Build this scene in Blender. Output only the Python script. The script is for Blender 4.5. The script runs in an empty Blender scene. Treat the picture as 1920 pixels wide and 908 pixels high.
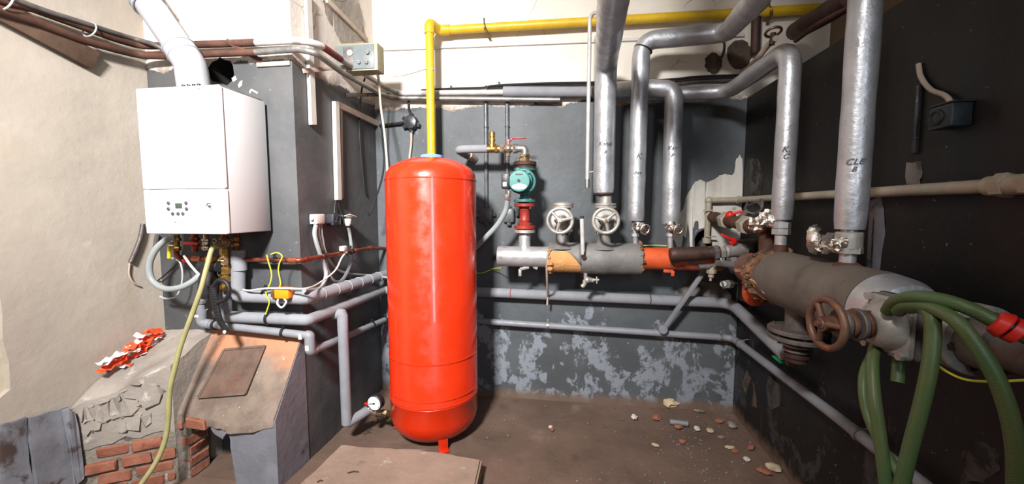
import bpy, bmesh, math, random
from mathutils import Vector as V, Matrix, noise
random.seed(7)
PI = math.pi
COL = bpy.context.scene.collection
SC = bpy.context.scene

# ------------------------------------------------------------------ camera
FPX = 740.0
CZ = 1.55
def _axes():
    d = V((1064 - 960, 394 - 454, FPX)).normalized()
    up = V((1, 0, 0)).cross(d).normalized()
    if up.y > 0: up = -up
    rt = d.cross(-up).normalized()
    if rt.x < 0: rt = -rt
    return rt, d, up
RX, RY, RZ = _axes()                      # room axes seen from the camera (x right, y down, z forward)
cam_d = bpy.data.cameras.new('camera'); cam = bpy.data.objects.new('camera', cam_d); COL.objects.link(cam)
cam_d.sensor_width = 36; cam_d.lens = 36 * FPX / 1920; cam_d.clip_start = 0.02
m = Matrix(((RX.x, -RX.y, -RX.z), (RY.x, -RY.y, -RY.z), (RZ.x, -RZ.y, -RZ.z))).to_4x4()
m.translation = (0, 0, CZ)
cam.matrix_world = m
SC.camera = cam

# ------------------------------------------------------------------ light
w = bpy.data.worlds.new('world'); SC.world = w; w.use_nodes = True
w.node_tree.nodes['Background'].inputs[0].default_value = (0.75, 0.85, 1, 1)
w.node_tree.nodes['Background'].inputs[1].default_value = 0.10
def area(name, loc, target, sx, sy, power, col, spread=180):
    l = bpy.data.lights.new(name, 'AREA'); l.shape = 'RECTANGLE'; l.size = sx; l.size_y = sy
    l.energy = power; l.color = col; l.spread = math.radians(spread)
    o = bpy.data.objects.new(name, l); COL.objects.link(o); o.location = loc
    o.rotation_euler = (V(target) - V(loc)).to_track_quat('-Z', 'Y').to_euler()
    return o
area('ceiling_light', (-0.90, -0.75, 3.30), (-1.30, 2.5, 1.60), 0.45, 0.35, 126, (1.0, 0.97, 0.94), 92)
area('window_light', (0.80, -1.85, 2.3), (-0.9, 2.6, 1.5), 0.40, 1.2, 13, (0.80, 0.90, 1.0), 120)
vs = SC.view_settings
vs.view_transform = 'Standard'; vs.look = 'None'; vs.gamma = 1.0; vs.exposure = 0.0; vs.use_curve_mapping = False

# ------------------------------------------------------------------ points: picture ray met with a real plane of the room
def ray(u, v):
    c = V((u - 960, v - 454, FPX)); return V((RX.dot(c), RY.dot(c), RZ.dot(c)))
CAM = V((0, 0, CZ))
def Py(u, v, y): r = ray(u, v); return CAM + r * (y / r.y)
def Px(u, v, x): r = ray(u, v); return CAM + r * (x / r.x)
def Pz(u, v, z): r = ray(u, v); return CAM + r * ((z - CZ) / r.z)
def Pp(u, v, p, n): r = ray(u, v); return CAM + r * (((p - CAM).dot(n)) / r.dot(n))
def depth(p): q = p - CAM; return q.x * RX.z + q.y * RY.z + q.z * RZ.z
def rw(p, px, vert=False):
    d = depth(p); q = p - CAM; r = px / 2 * d / FPX
    return r * (d / math.hypot(d, q.x * RX.x + q.y * RY.x + q.z * RZ.x) if vert else 1)

YB, XR, XL, XS, YC = 3.14, 1.28, -2.55, -1.58, 2.15

# ------------------------------------------------------------------ materials
def s2l(c): return tuple(((x / 255) / 12.92 if x <= 10 else ((x / 255 + 0.055) / 1.055) ** 2.4) for x in c)
class NT:
    def __init__(self, name):
        self.m = bpy.data.materials.new(name); self.m.use_nodes = True
        self.t = self.m.node_tree; self.b = self.t.nodes['Principled BSDF']
        self.pos = self.n('ShaderNodeNewGeometry').outputs['Position']
    def n(self, typ, **k):
        o = self.t.nodes.new(typ)
        for a, b in k.items(): setattr(o, a, b)
        return o
    def set(self, sock, val):
        if isinstance(val, bpy.types.NodeSocket): self.t.links.new(val, sock)
        else: sock.default_value = val
    def noise(self, scale, detail=5, rough=0.6, dist=0.0, vec=None):
        o = self.n('ShaderNodeTexNoise'); self.set(o.inputs['Vector'], vec or self.pos)
        o.inputs['Scale'].default_value = scale; o.inputs['Detail'].default_value = detail
        o.inputs['Roughness'].default_value = rough; o.inputs['Distortion'].default_value = dist
        return o.outputs['Fac']
    def scaled(self, v3):
        o = self.n('ShaderNodeVectorMath', operation='MULTIPLY'); self.set(o.inputs[0], self.pos); o.inputs[1].default_value = v3
        return o.outputs[0]
    def ramp(self, fac, a, b, lo=0.0, hi=1.0):
        o = self.n('ShaderNodeMapRange', interpolation_type='SMOOTHSTEP'); self.set(o.inputs[0], fac)
        o.inputs[1].default_value = a; o.inputs[2].default_value = b; o.inputs[3].default_value = lo; o.inputs[4].default_value = hi
        return o.outputs[0]
    def math(self, op, a, b=0.0):
        o = self.n('ShaderNodeMath', operation=op); self.set(o.inputs[0], a); self.set(o.inputs[1], b); return o.outputs[0]
    def mix(self, fac, a, b):
        o = self.n('ShaderNodeMix', data_type='RGBA'); self.set(o.inputs[0], fac)
        for s, c in ((o.inputs[6], a), (o.inputs[7], b)):
            self.set(s, c if isinstance(c, bpy.types.NodeSocket) else (*c[:3], 1))
        return o.outputs[2]
    def xyz(self):
        o = self.n('ShaderNodeSeparateXYZ'); self.set(o.inputs[0], self.pos); return o.outputs
    def bump(self, h, strength, dist=0.01):
        o = self.n('ShaderNodeBump'); o.inputs['Strength'].default_value = strength; o.inputs['Distance'].default_value = dist
        self.set(o.inputs['Height'], h); self.set(self.b.inputs['Normal'], o.outputs[0])
def mat(name, col, rough=0.5, metal=0.0, var=0.2, sc=7, bump=0.15, bsc=45, spots=(), bd=0.006, coat=0.0, rv=0.1):
    """plain material with mottled colour, grain relief and optional blotches (colour, scale, threshold, softness)"""
    t = NT(name); c = s2l(col)
    n1 = t.noise(sc)
    out = t.mix(t.ramp(n1, 0.3, 0.7), [x * (1 - var) for x in c], [min(1, x * (1 + var)) for x in c])
    for (cc, scale, thr, soft) in spots:
        out = t.mix(t.ramp(t.noise(scale, 6, 0.65, 0.4), thr, thr + soft), out, s2l(cc))
    t.set(t.b.inputs['Base Color'], out)
    t.set(t.b.inputs['Roughness'], t.ramp(t.noise(sc * 2.3), 0.3, 0.7, max(0, rough - rv), min(1, rough + rv)))
    t.b.inputs['Metallic'].default_value = metal; t.b.inputs['Coat Weight'].default_value = coat
    if bump: t.bump(t.noise(bsc, 6), bump, bd)
    return t.m

def wall_mat(name, low, high, border, flake=None, flake_z=(0.7, 1.0), thr=0.53, low2=None, rough=0.55, stain=(95, 75, 58), extra=()):
    """oil paint below a ragged border, lime plaster above; flake = colour of older coat where the paint came off"""
    t = NT(name); X, Y, Z = t.xyz()
    big = t.noise(1.6, 4); fine = t.noise(9, 8, 0.65)
    lo = t.mix(t.ramp(big, 0.35, 0.65), s2l(low), s2l(low2 or [x * 0.8 for x in low]))
    lo = t.mix(t.ramp(t.noise(38, 3), 0.70, 0.74), lo, s2l((120, 122, 122)))
    if flake:
        vv = t.scaled((1.0, 1.0, 0.7))
        f = t.noise(4.4, 12, 0.70, 0.25, vv)
        zz = t.ramp(Z, flake_z[0], flake_z[1], 0.0, 0.22)
        fm = t.ramp(t.math('SUBTRACT', f, zz), thr, thr + 0.025)
        fm = t.math('MULTIPLY', fm, t.ramp(t.noise(14, 8, 0.7), 0.36, 0.50))
        lo = t.mix(fm, lo, s2l(flake))
        st = t.scaled((9, 9, 0.8)); sm = t.ramp(t.noise(1.0, 4, 0.5, 0, st), 0.66, 0.72)
        lo = t.mix(t.math('MULTIPLY', sm, t.ramp(Z, 1.0, 1.4, 0.5, 0.0)), lo, s2l(flake))
        lo = t.mix(t.ramp(t.math('ADD', Z, t.math('MULTIPLY', fine, 0.16)), 0.09, 0.17, 0.9, 0.0), lo, s2l((112, 92, 78)))
    hi = t.mix(t.ramp(big, 0.35, 0.7), s2l(high), [x * 0.88 for x in s2l(high)])
    hi = t.mix(t.ramp(t.noise(2.3, 7, 0.7, 0.8), 0.62, 0.78, 0, 0.45), hi, s2l((190, 160, 130)))
    vor = t.n('ShaderNodeTexVoronoi', feature='DISTANCE_TO_EDGE'); vv2 = t.n('ShaderNodeVectorMath', operation='ADD')
    nz = t.n('ShaderNodeTexNoise'); nz.inputs['Scale'].default_value = 3.0; t.set(nz.inputs['Vector'], t.pos)
    t.set(vv2.inputs[0], t.scaled((3.2, 3.2, 1.6))); t.set(vv2.inputs[1], nz.outputs['Color'])
    t.set(vor.inputs['Vector'], vv2.outputs[0]); vor.inputs['Scale'].default_value = 1.0
    ck = t.math('MULTIPLY', t.ramp(vor.outputs['Distance'], 0.004, 0.014, 0.55, 0.0), t.ramp(t.noise(1.3), 0.5, 0.6))
    hi = t.mix(ck, hi, s2l((120, 105, 95)))
    e = t.math('ADD', Z, t.math('MULTIPLY', t.math('SUBTRACT', t.noise(4.5, 8, 0.65), 0.5), 0.22))
    up = t.ramp(e, border - 0.004, border + 0.008)
    ring = t.math('MULTIPLY', t.ramp(e, border, border + 0.10, 1, 0), t.ramp(fine, 0.42, 0.6))
    hi = t.mix(t.math('MULTIPLY', ring, 0.8), hi, s2l(stain))
    col = t.mix(up, lo, hi)
    t.set(t.b.inputs['Base Color'], col)
    t.set(t.b.inputs['Roughness'], t.ramp(up, 0, 1, rough, 0.9))
    t.b.inputs['Specular IOR Level'].default_value = 0.35
    h = t.math('ADD', t.math('MULTIPLY', t.noise(5, 8), 1.0), t.math('MULTIPLY', fine, 0.35))
    t.bump(h, 0.35, 0.02)
    return t.m

MT = {}
MT['wall_back'] = wall_mat('painted_back_wall', (88, 93, 97), (224, 217, 206), 2.36, (132, 138, 148), (0.55, 1.0), 0.50, (74, 78, 81))
MT['wall_side'] = wall_mat('painted_chimney', (88, 88, 89), (226, 218, 210), 2.40, None, low2=(70, 72, 75), rough=0.6)
MT['wall_dark'] = wall_mat('black_painted_wall', (30, 28, 27), (120, 100, 84), 2.42, (56, 56, 59), (0.2, 2.6), 0.54, (23, 22, 21), rough=0.5)
MT['plaster_beige'] = mat('beige_plaster', (180, 170, 158), 0.9, 0, 0.10, 1.6, 0.35, 6, [((176, 160, 142), 1.8, 0.55, 0.25), ((206, 198, 188), 3.2, 0.60, 0.2), ((120, 105, 92), 11, 0.72, 0.05)], 0.02)
MT['plaster_cream'] = mat('cream_plaster', (202, 192, 172), 0.9, 0, 0.1, 4, 0.3, 14, [((180, 165, 130), 5, 0.58, 0.1)])
MT['ceiling'] = mat('ceiling_plaster', (215, 208, 198), 0.9, 0, 0.06, 2)
MT['floor'] = mat('dirty_concrete_floor', (104, 84, 72), 0.85, 0, 0.22, 1.8, 0.5, 22, [((126, 108, 96), 2.6, 0.56, 0.2), ((72, 58, 50), 3.3, 0.58, 0.2), ((150, 140, 130), 42, 0.70, 0.04), ((128, 72, 52), 5.5, 0.68, 0.08)], 0.01)
MT['slab'] = mat('worn_concrete', (140, 120, 106), 0.85, 0, 0.16, 3, 0.5, 26, [((176, 166, 158), 9, 0.60, 0.12), ((150, 104, 56), 2.3, 0.72, 0.08), ((100, 84, 74), 4, 0.60, 0.15)], 0.01)
MT['bare'] = mat('bare_plaster', (196, 192, 184), 0.9, 0, 0.12, 5, 0.4, 18, [((150, 140, 124), 4, 0.60, 0.1), ((70, 68, 66), 21, 0.70, 0.04)])
MT['bare_dim'] = mat('bare_plaster_grey', (120, 116, 112), 0.9, 0, 0.2, 7, 0.4, 22, [((80, 72, 64), 9, 0.55, 0.1)])
MT['scraped'] = mat('scraped_dark_plaster', (72, 68, 64), 0.9, 0, 0.35, 9, 0.4, 22, [((34, 32, 30), 8, 0.52, 0.06)])
MT['smear'] = mat('blue_grey_smear', (108, 110, 120), 0.7, 0, 0.25, 7, 0.3, 22, [((44, 42, 42), 7, 0.55, 0.06)])
MT['cement'] = mat('raw_cement', (150, 142, 134), 0.9, 0, 0.18, 4, 0.6, 14, [((190, 184, 178), 7, 0.6, 0.1), ((104, 96, 90), 5, 0.6, 0.15)], 0.015)
MT['brown_hole'] = mat('patched_hole_mortar', (84, 70, 58), 0.95, 0, 0.3, 9, 0.8, 20, bd=0.02)
MT['black'] = mat('hole_black', (14, 13, 12), 0.95, 0, 0.3)  # near-black colour makes the wall holes and the plinth void dark
MT['brick'] = mat('red_brick', (150, 94, 74), 0.9, 0, 0.2, 9, 0.6, 30, [((146, 130, 118), 9, 0.54, 0.14), ((120, 66, 48), 12, 0.6, 0.1)], 0.01)
MT['mortar'] = mat('grey_mortar', (140, 132, 122), 0.95, 0, 0.2, 7, 0.8, 24, [((96, 88, 80), 6, 0.55, 0.1), ((178, 172, 160), 8, 0.6, 0.1)], 0.02)
def dusted():
    t = NT('orange_dusted_render'); X, Y, Z = t.xyz(); n = t.noise(3.2, 8, 0.68, 0.4)
    grey = t.mix(t.ramp(t.noise(6, 7), 0.35, 0.65), s2l((108, 95, 86)), s2l((136, 120, 108)))
    a_ = t.math('ADD', t.math('ADD', Z, t.math('MULTIPLY', X, 0.22)), t.math('MULTIPLY', n, 0.55))
    col = t.mix(t.ramp(a_, 0.42, 0.62), grey, s2l((178, 124, 94)))
    col = t.mix(t.ramp(t.noise(30, 3), 0.69, 0.73), col, s2l((206, 198, 190)))
    t.set(t.b.inputs['Base Color'], col); t.b.inputs['Roughness'].default_value = 0.9; t.bump(t.noise(22, 7), 0.5, 0.012); return t.m
MT['terracotta'] = dusted()
MT['greyrender'] = mat('grey_painted_render', (112, 114, 122), 0.75, 0, 0.15, 4, 0.4, 18, [((80, 80, 84), 5, 0.58, 0.1), ((170, 172, 178), 30, 0.70, 0.03)], 0.01)
MT['iron'] = mat('rusty_cast_iron', (104, 84, 74), 0.75, 0.3, 0.25, 10, 0.4, 50, [((122, 76, 56), 8, 0.55, 0.12)])
MT['sheet'] = mat('weathered_sheet', (128, 130, 138), 0.8, 0.0, 0.3, 4, 0.5, 14, [((74, 60, 56), 3.3, 0.53, 0.08), ((144, 100, 78), 6, 0.64, 0.06), ((160, 166, 176), 8, 0.62, 0.08)])
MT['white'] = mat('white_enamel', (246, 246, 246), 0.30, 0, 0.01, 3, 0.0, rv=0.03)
MT['white_shaded'] = mat('white_enamel_shaded', (192, 193, 194), 0.4, 0, 0.02, 3, 0.0)  # same white enamel, the boiler's side shading put into a darker colour
MT['flue'] = mat('white_plastic_flue', (164, 166, 173), 0.35, 0, 0.02, 3, 0)
MT['whitepl'] = mat('white_plastic', (204, 201, 195), 0.45, 0, 0.06, 9, 0.05)
MT['ivory'] = mat('yellowed_plastic', (206, 196, 176), 0.5, 0, 0.1, 9, 0.05)
MT['trunk_dirty'] = mat('dusty_trunking', (176, 160, 146), 0.6, 0, 0.15, 9, 0.1)
MT['display'] = mat('dark_display', (62, 74, 66), 0.15, 0, 0.1)
MT['button'] = mat('grey_buttons', (66, 62, 74), 0.5)
MT['greytext'] = mat('grey_print', (96, 94, 92), 0.6)
MT['darktext'] = mat('dark_print', (60, 58, 58), 0.6)
MT['pen'] = mat('marker_pen', (74, 72, 76), 0.6)
MT['red'] = mat('red_tank_paint', (205, 48, 17), 0.27, 0, 0.06, 4, 0.04, 30, [((196, 52, 26), 3.0, 0.62, 0.2)], coat=0.3)
MT['blue'] = mat('blue_plastic_cap', (110, 160, 200), 0.5)
MT['yellow'] = mat('yellow_gas_paint', (206, 168, 34), 0.42, 0, 0.1, 12, 0.08, 60, [((186, 150, 30), 9, 0.62, 0.15)])
MT['galv'] = mat('galvanised_steel', (150, 148, 146), 0.45, 0.75, 0.2, 12, 0.1)
MT['lightgrey_paint'] = mat('light_grey_painted_pipe', (186, 184, 182), 0.5, 0.1, 0.15, 14, 0.12, 60, [((140, 130, 124), 9, 0.62, 0.1)])
MT['rust'] = mat('rusty_pipe', (88, 58, 46), 0.75, 0.2, 0.3, 11, 0.3, 60, [((66, 50, 44), 8, 0.55, 0.12), ((180, 170, 160), 26, 0.72, 0.04)])
MT['redbrown'] = mat('red_primer', (126, 46, 40), 0.6, 0, 0.2, 14, 0.1)
MT['darkrust'] = mat('dark_brown_steel', (66, 46, 40), 0.65, 0.3, 0.35, 10, 0.25, 60, [((100, 60, 44), 9, 0.6, 0.1)])
MT['foam'] = mat('grey_foam_insulation', (132, 134, 140), 0.85, 0, 0.08, 9, 0.12, 90, [((110, 110, 116), 7, 0.62, 0.1)])
MT['ppr'] = mat('grey_plastic_pipe', (130, 133, 140), 0.5, 0, 0.08, 9, 0.04)
MT['greypl'] = mat('pale_grey_corrugated_plastic', (142, 148, 149), 0.5, 0, 0.06, 9, 0)
MT['copper'] = mat('oxidised_copper', (138, 72, 52), 0.42, 0.75, 0.25, 12, 0.08, 60, [((190, 108, 80), 9, 0.64, 0.1)])
MT['copper_b'] = mat('bright_copper', (184, 110, 80), 0.35, 0.8, 0.2, 12, 0.06)
MT['brass'] = mat('brass', (176, 136, 72), 0.35, 0.85, 0.2, 16, 0.06)
MT['bronze'] = mat('dull_brass', (120, 100, 74), 0.5, 0.7, 0.25, 16, 0.1)
MT['nickel'] = mat('nickel_plated_brass', (190, 176, 160), 0.3, 0.85, 0.15, 16, 0.05)
MT['chrome'] = mat('bright_zinc', (214, 212, 208), 0.25, 0.9, 0.1, 16, 0.05)
MT['blackpl'] = mat('black_plastic', (26, 26, 30), 0.5, 0, 0.15, 9, 0.05)
MT['blackgl'] = mat('black_painted_box', (46, 48, 54), 0.35, 0, 0.2, 20, 0.1, 60, [((170, 172, 178), 34, 0.62, 0.06)])
MT['greypaint'] = mat('grey_overpainted_fitting', (84, 87, 90), 0.4, 0, 0.2, 20, 0.15, 60, [((40, 40, 42), 26, 0.58, 0.08), ((170, 172, 176), 40, 0.68, 0.05)])
MT['cable_black'] = mat('black_cable', (22, 22, 24), 0.6)
MT['hosegreen'] = mat('olive_rubber_hose', (150, 146, 100), 0.5, 0, 0.1, 12, 0.05)
MT['yg'] = mat('yellow_green_wire', (196, 200, 60), 0.5, 0, 0.1, 30, 0)
MT['orange'] = mat('orange_plastic', (246, 140, 20), 0.45, 0, 0.05)
MT['silver'] = mat('aluminium_painted_lagging', (180, 182, 187), 0.43, 0.64, 0.15, 6, 0.5, 11, [((112, 106, 102), 4.5, 0.62, 0.15)], 0.012)
MT['silver_pipe'] = mat('aluminium_painted_steel', (184, 184, 186), 0.40, 0.55, 0.12, 9, 0.2, 30, [((130, 124, 118), 7, 0.6, 0.12)])
MT['sleeve'] = mat('dusty_grey_lagging', (120, 118, 116), 0.65, 0.2, 0.16, 5, 0.35, 20, [((96, 90, 84), 4.5, 0.56, 0.15), ((160, 160, 160), 8, 0.62, 0.1)], 0.01)
MT['sleeve_dusty'] = mat('brown_dusted_lagging', (98, 90, 82), 0.7, 0.1, 0.14, 5, 0.35, 20, [((78, 72, 66), 4.5, 0.56, 0.15), ((150, 146, 140), 30, 0.72, 0.04)], 0.01)
MT['wool'] = mat('brown_fibre_insulation', (200, 146, 92), 0.95, 0, 0.15, 9, 0.7, 50, [((120, 84, 60), 8, 0.62, 0.1)], 0.01)
MT['wool_dark'] = mat('torn_dark_insulation', (128, 92, 66), 0.95, 0, 0.4, 16, 0.8, 50, [((70, 52, 40), 11, 0.52, 0.08)], 0.015)
MT['oxide'] = mat('orange_oxide_paint', (206, 84, 36), 0.6, 0, 0.15, 9, 0.2, 40, [((110, 66, 50), 5, 0.60, 0.12)])
MT['rustgrey'] = mat('rust_grey_scale', (112, 84, 74), 0.7, 0.1, 0.25, 9, 0.35, 40, [((206, 82, 42), 5, 0.47, 0.08)])
MT['teal'] = mat('teal_pump_enamel', (60, 126, 122), 0.4, 0, 0.1, 9, 0.06)
MT['teal_dark'] = mat('teal_pump_casting', (52, 106, 104), 0.5, 0.1, 0.15, 14, 0.15)
MT['flangered'] = mat('red_painted_casting', (150, 48, 38), 0.5, 0.1, 0.18, 14, 0.15)
MT['castgrey'] = mat('silver_painted_casting', (168, 164, 158), 0.5, 0.45, 0.2, 16, 0.25, 50, [((120, 108, 98), 12, 0.58, 0.1)])
MT['dustcast'] = mat('dusty_grey_casting', (104, 98, 96), 0.55, 0.4, 0.25, 14, 0.3, 50, [((84, 72, 66), 9, 0.58, 0.1)])
MT['wheelbrown'] = mat('rusty_handwheel', (104, 76, 62), 0.5, 0.3, 0.25, 14, 0.2, 60, [((160, 88, 52), 8, 0.60, 0.1)])
MT['wheelhub'] = mat('brown_corroded_steel', (104, 70, 54), 0.65, 0.3, 0.35, 18, 0.4, 60)
MT['foil'] = mat('crumpled_foil', (226, 220, 212), 0.2, 1.0, 0.1, 9, 0.7, 60, bd=0.01)
MT['redpl'] = mat('red_plastic_lever', (206, 34, 30), 0.4, 0, 0.05)
MT['redclip'] = mat('red_hose_coupling', (220, 44, 34), 0.45, 0, 0.08)
MT['beigepipe'] = mat('beige_painted_pipe', (160, 151, 134), 0.5, 0, 0.12, 12, 0.15, 60, [((140, 130, 116), 10, 0.62, 0.1)])
MT['wood'] = mat('dark_stained_timber', (92, 70, 56), 0.75, 0, 0.2, 12, 0.3, 30)
MT['boxgreen'] = mat('pale_green_hammered_steel', (146, 144, 116), 0.45, 0.2, 0.08, 20, 0.1)
MT['boxglass'] = mat('grey_control_panel', (108, 116, 118), 0.3, 0.0, 0.08, 6, 0)
MT['tape_red'] = mat('red_barrier_tape', (242, 82, 36), 0.4, 0, 0.06, 6, 0.1)
MT['tape_white'] = mat('white_barrier_tape', (236, 222, 222), 0.4, 0, 0.06, 6, 0.1)
MT['yellowtag'] = mat('yellow_tag', (244, 212, 20), 0.5, 0, 0.03)
MT['greenlev'] = mat('green_lever', (30, 150, 90), 0.45)
MT['pale_stone'] = mat('pale_plaster_lump', (186, 168, 140), 0.9, 0, 0.2, 14, 0.6, 40)
MT['clear'] = mat('clear_plastic_tube', (176, 180, 184), 0.2, 0, 0.05)
MT['dial'] = mat('white_gauge_dial', (240, 242, 244), 0.4, 0, 0.01, 3, 0)
def hose_mat():
    t = NT('green_braided_hose'); X, Y, Z = t.xyz()
    wv = t.n('ShaderNodeTexWave', wave_type='BANDS', bands_direction='DIAGONAL'); t.set(wv.inputs['Vector'], t.pos)
    wv.inputs['Scale'].default_value = 150; wv.inputs['Distortion'].default_value = 1.0
    base = t.mix(t.ramp(t.noise(5), 0.35, 0.65), s2l((58, 88, 50)), s2l((80, 88, 48)))
    col = t.mix(t.math('MULTIPLY', wv.outputs['Fac'], 0.35), base, s2l((104, 124, 84)))
    t.set(t.b.inputs['Base Color'], col); t.b.inputs['Roughness'].default_value = 0.4
    t.bump(wv.outputs['Fac'], 0.15, 0.002); return t.m
MT['hose'] = hose_mat()

# ------------------------------------------------------------------ mesh helpers (all in room coordinates)
def B(): return bmesh.new()
def join(bm, t):
    me = bpy.data.meshes.new('tmp'); t.to_mesh(me); t.free(); bm.from_mesh(me); bpy.data.meshes.remove(me)
def fil(pts, r, n=6):
    pts = [V(p) for p in pts]
    if len(pts) < 3 or r <= 0: return pts
    out = [pts[0]]
    for a, b, c in zip(pts, pts[1:], pts[2:]):
        d1 = a - b; d2 = c - b; l1, l2 = d1.length, d2.length
        if l1 < 1e-6 or l2 < 1e-6: continue
        d1 /= l1; d2 /= l2; ang = d1.angle(d2)
        if ang > PI - 0.03: out.append(b); continue
        k = min(r / math.tan(ang / 2), l1 * 0.48, l2 * 0.48)
        p0 = b + d1 * k; p2 = b + d2 * k
        for i in range(n + 1):
            t = i / n; out.append(p0 * (1 - t) ** 2 + b * 2 * t * (1 - t) + p2 * t * t)
    out.append(pts[-1]); return out
def spline(pts, n=8):
    pts = [V(p) for p in pts]; P = [pts[0] * 2 - pts[1]] + pts + [pts[-1] * 2 - pts[-2]]; out = []
    for i in range(1, len(P) - 2):
        a, b, c, d = P[i - 1:i + 3]
        for k in range(n):
            t = k / n
            out.append(0.5 * (2 * b + (c - a) * t + (2 * a - 5 * b + 4 * c - d) * t * t + (3 * b - a - 3 * c + d) * t ** 3))
    out.append(pts[-1]); return out
def dense(pts, step):
    out = [V(pts[0])]
    for a, b in zip(pts, pts[1:]):
        a, b = V(a), V(b); n = max(1, int((b - a).length / step))
        for i in range(1, n + 1): out.append(a.lerp(b, i / n))
    return out
def sweep(bm, pts, r, seg=14, cap=True, wob=0.0, wsc=9.0, closed=False):
    pts = [V(p) for p in pts]; n = len(pts)
    R = r if isinstance(r, (list, tuple)) else [r] * n
    if len(R) != n: R = [R[0] + (R[-1] - R[0]) * i / (n - 1) for i in range(n)]
    def tan(i):
        if closed: return (pts[(i + 1) % n] - pts[i - 1]).normalized()
        return (pts[min(i + 1, n - 1)] - pts[max(i - 1, 0)]).normalized()
    t = tan(0); u = t.orthogonal().normalized(); rings = []
    for i in range(n):
        t2 = tan(i); q = t.rotation_difference(t2); u = (q @ u); u = (u - t2 * u.dot(t2)).normalized(); t = t2; w_ = t.cross(u)
        ring = []
        for k in range(seg):
            a = 2 * PI * k / seg; d = u * math.cos(a) + w_ * math.sin(a); rr = R[i]
            if wob: rr *= 1 + wob * noise.noise((pts[i] + d * R[i]) * wsc) + 0.5 * wob * noise.noise((pts[i] + d * R[i]) * wsc * 3.1)
            ring.append(bm.verts.new(pts[i] + d * rr))
        rings.append(ring)
    rng = range(n) if closed else range(n - 1)
    for i in rng:
        a, b = rings[i], rings[(i + 1) % n]
        for k in range(seg): bm.faces.new((a[k], a[(k + 1) % seg], b[(k + 1) % seg], b[k]))
    if cap and not closed:
        bm.faces.new(list(reversed(rings[0]))); bm.faces.new(rings[-1])
    return bm
def tube(pts, r, f=0.0, seg=14, bm=None, **k):
    return sweep(bm or B(), fil(pts, f), r, seg, **k)
def basis(ax):
    ax = V(ax).normalized(); u = ax.orthogonal().normalized(); return u, ax.cross(u), ax
def lathe(bm, prof, o, ax, seg=24, a0=0.0, a1=2 * PI):
    o = V(o); u, w_, ax = basis(ax); full = abs(a1 - a0 - 2 * PI) < 1e-4; ns = seg if full else seg + 1; rings = []
    for (t, r) in prof:
        c = o + ax * t
        if r < 1e-6: rings.append([bm.verts.new(c)])
        else:
            rings.append([bm.verts.new(c + (u * math.cos(a0 + (a1 - a0) * k / seg) + w_ * math.sin(a0 + (a1 - a0) * k / seg)) * r) for k in range(ns)])
    for a, b in zip(rings, rings[1:]):
        for k in range(seg):
            k2 = (k + 1) % ns
            if len(a) == 1 and len(b) > 1: bm.faces.new((a[0], b[k2], b[k]))
            elif len(b) == 1 and len(a) > 1: bm.faces.new((a[k], a[k2], b[0]))
            elif len(a) > 1 and len(b) > 1: bm.faces.new((a[k], a[k2], b[k2], b[k]))
    if full:
        if len(rings[0]) > 1: bm.faces.new(list(reversed(rings[0])))
        if len(rings[-1]) > 1: bm.faces.new(rings[-1])
    return bm
def cyl(bm, a, b, r, seg=20, bev=0.0):
    a, b = V(a), V(b); L = (b - a).length
    pr = [(0, r), (L, r)] if bev <= 0 else [(0, r - bev), (bev, r), (L - bev, r), (L, r - bev)]
    return lathe(bm, pr, a, b - a, seg)
def box(bm, c, s, rot=None, bev=0.0, seg=2):
    t = B(); bmesh.ops.create_cube(t, size=1); bmesh.ops.scale(t, vec=s, verts=t.verts)
    if bev: bmesh.ops.bevel(t, geom=t.edges[:], offset=bev, segments=seg, affect='EDGES', profile=0.5)
    if rot is not None: bmesh.ops.transform(t, matrix=rot.to_4x4() if not isinstance(rot, Matrix) or len(rot) == 3 else rot, verts=t.verts)
    bmesh.ops.translate(t, vec=c, verts=t.verts); join(bm, t); return bm
def frame(x, z=(0, 0, 1)):
    x = V(x).normalized(); z = V(z); y = z.cross(x).normalized(); z = x.cross(y)
    return Matrix((x, y, z)).transposed()
def bar(bm, a, b, w_, h, up=(0, 0, 1), bev=0.002):
    a, b = V(a), V(b); return box(bm, (a + b) / 2, ((b - a).length, w_, h), frame(b - a, up), bev)
def plate(bm, pts, off):
    off = V(off); a = [bm.verts.new(p) for p in pts]; b = [bm.verts.new(V(p) + off) for p in pts]; n = len(a)
    f1 = bm.faces.new(a); f2 = bm.faces.new(list(reversed(b)))
    for i in range(n): bm.faces.new((a[i], b[i], b[(i + 1) % n], a[(i + 1) % n]))
    bmesh.ops.triangulate(bm, faces=[f for f in (f1, f2) if len(f.verts) > 4])
    bmesh.ops.recalc_face_normals(bm, faces=bm.faces); return bm
def torus(bm, c, ax, R, r, seg=32, rs=10):
    u, w_, ax = basis(ax); return sweep(bm, [V(c) + (u * math.cos(2 * PI * i / seg) + w_ * math.sin(2 * PI * i / seg)) * R for i in range(seg)], r, rs, closed=True)
def ball(bm, c, r, sub=2, sc=(1, 1, 1), jit=0.0, nsc=20):
    t = B(); bmesh.ops.create_icosphere(t, subdivisions=sub, radius=1)
    for v in t.verts:
        k = 1 + jit * noise.noise((v.co + V(c) * 7) * nsc / 10)
        v.co = V((v.co.x * sc[0], v.co.y * sc[1], v.co.z * sc[2])) * r * k + V(c)
    join(bm, t); return bm
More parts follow.
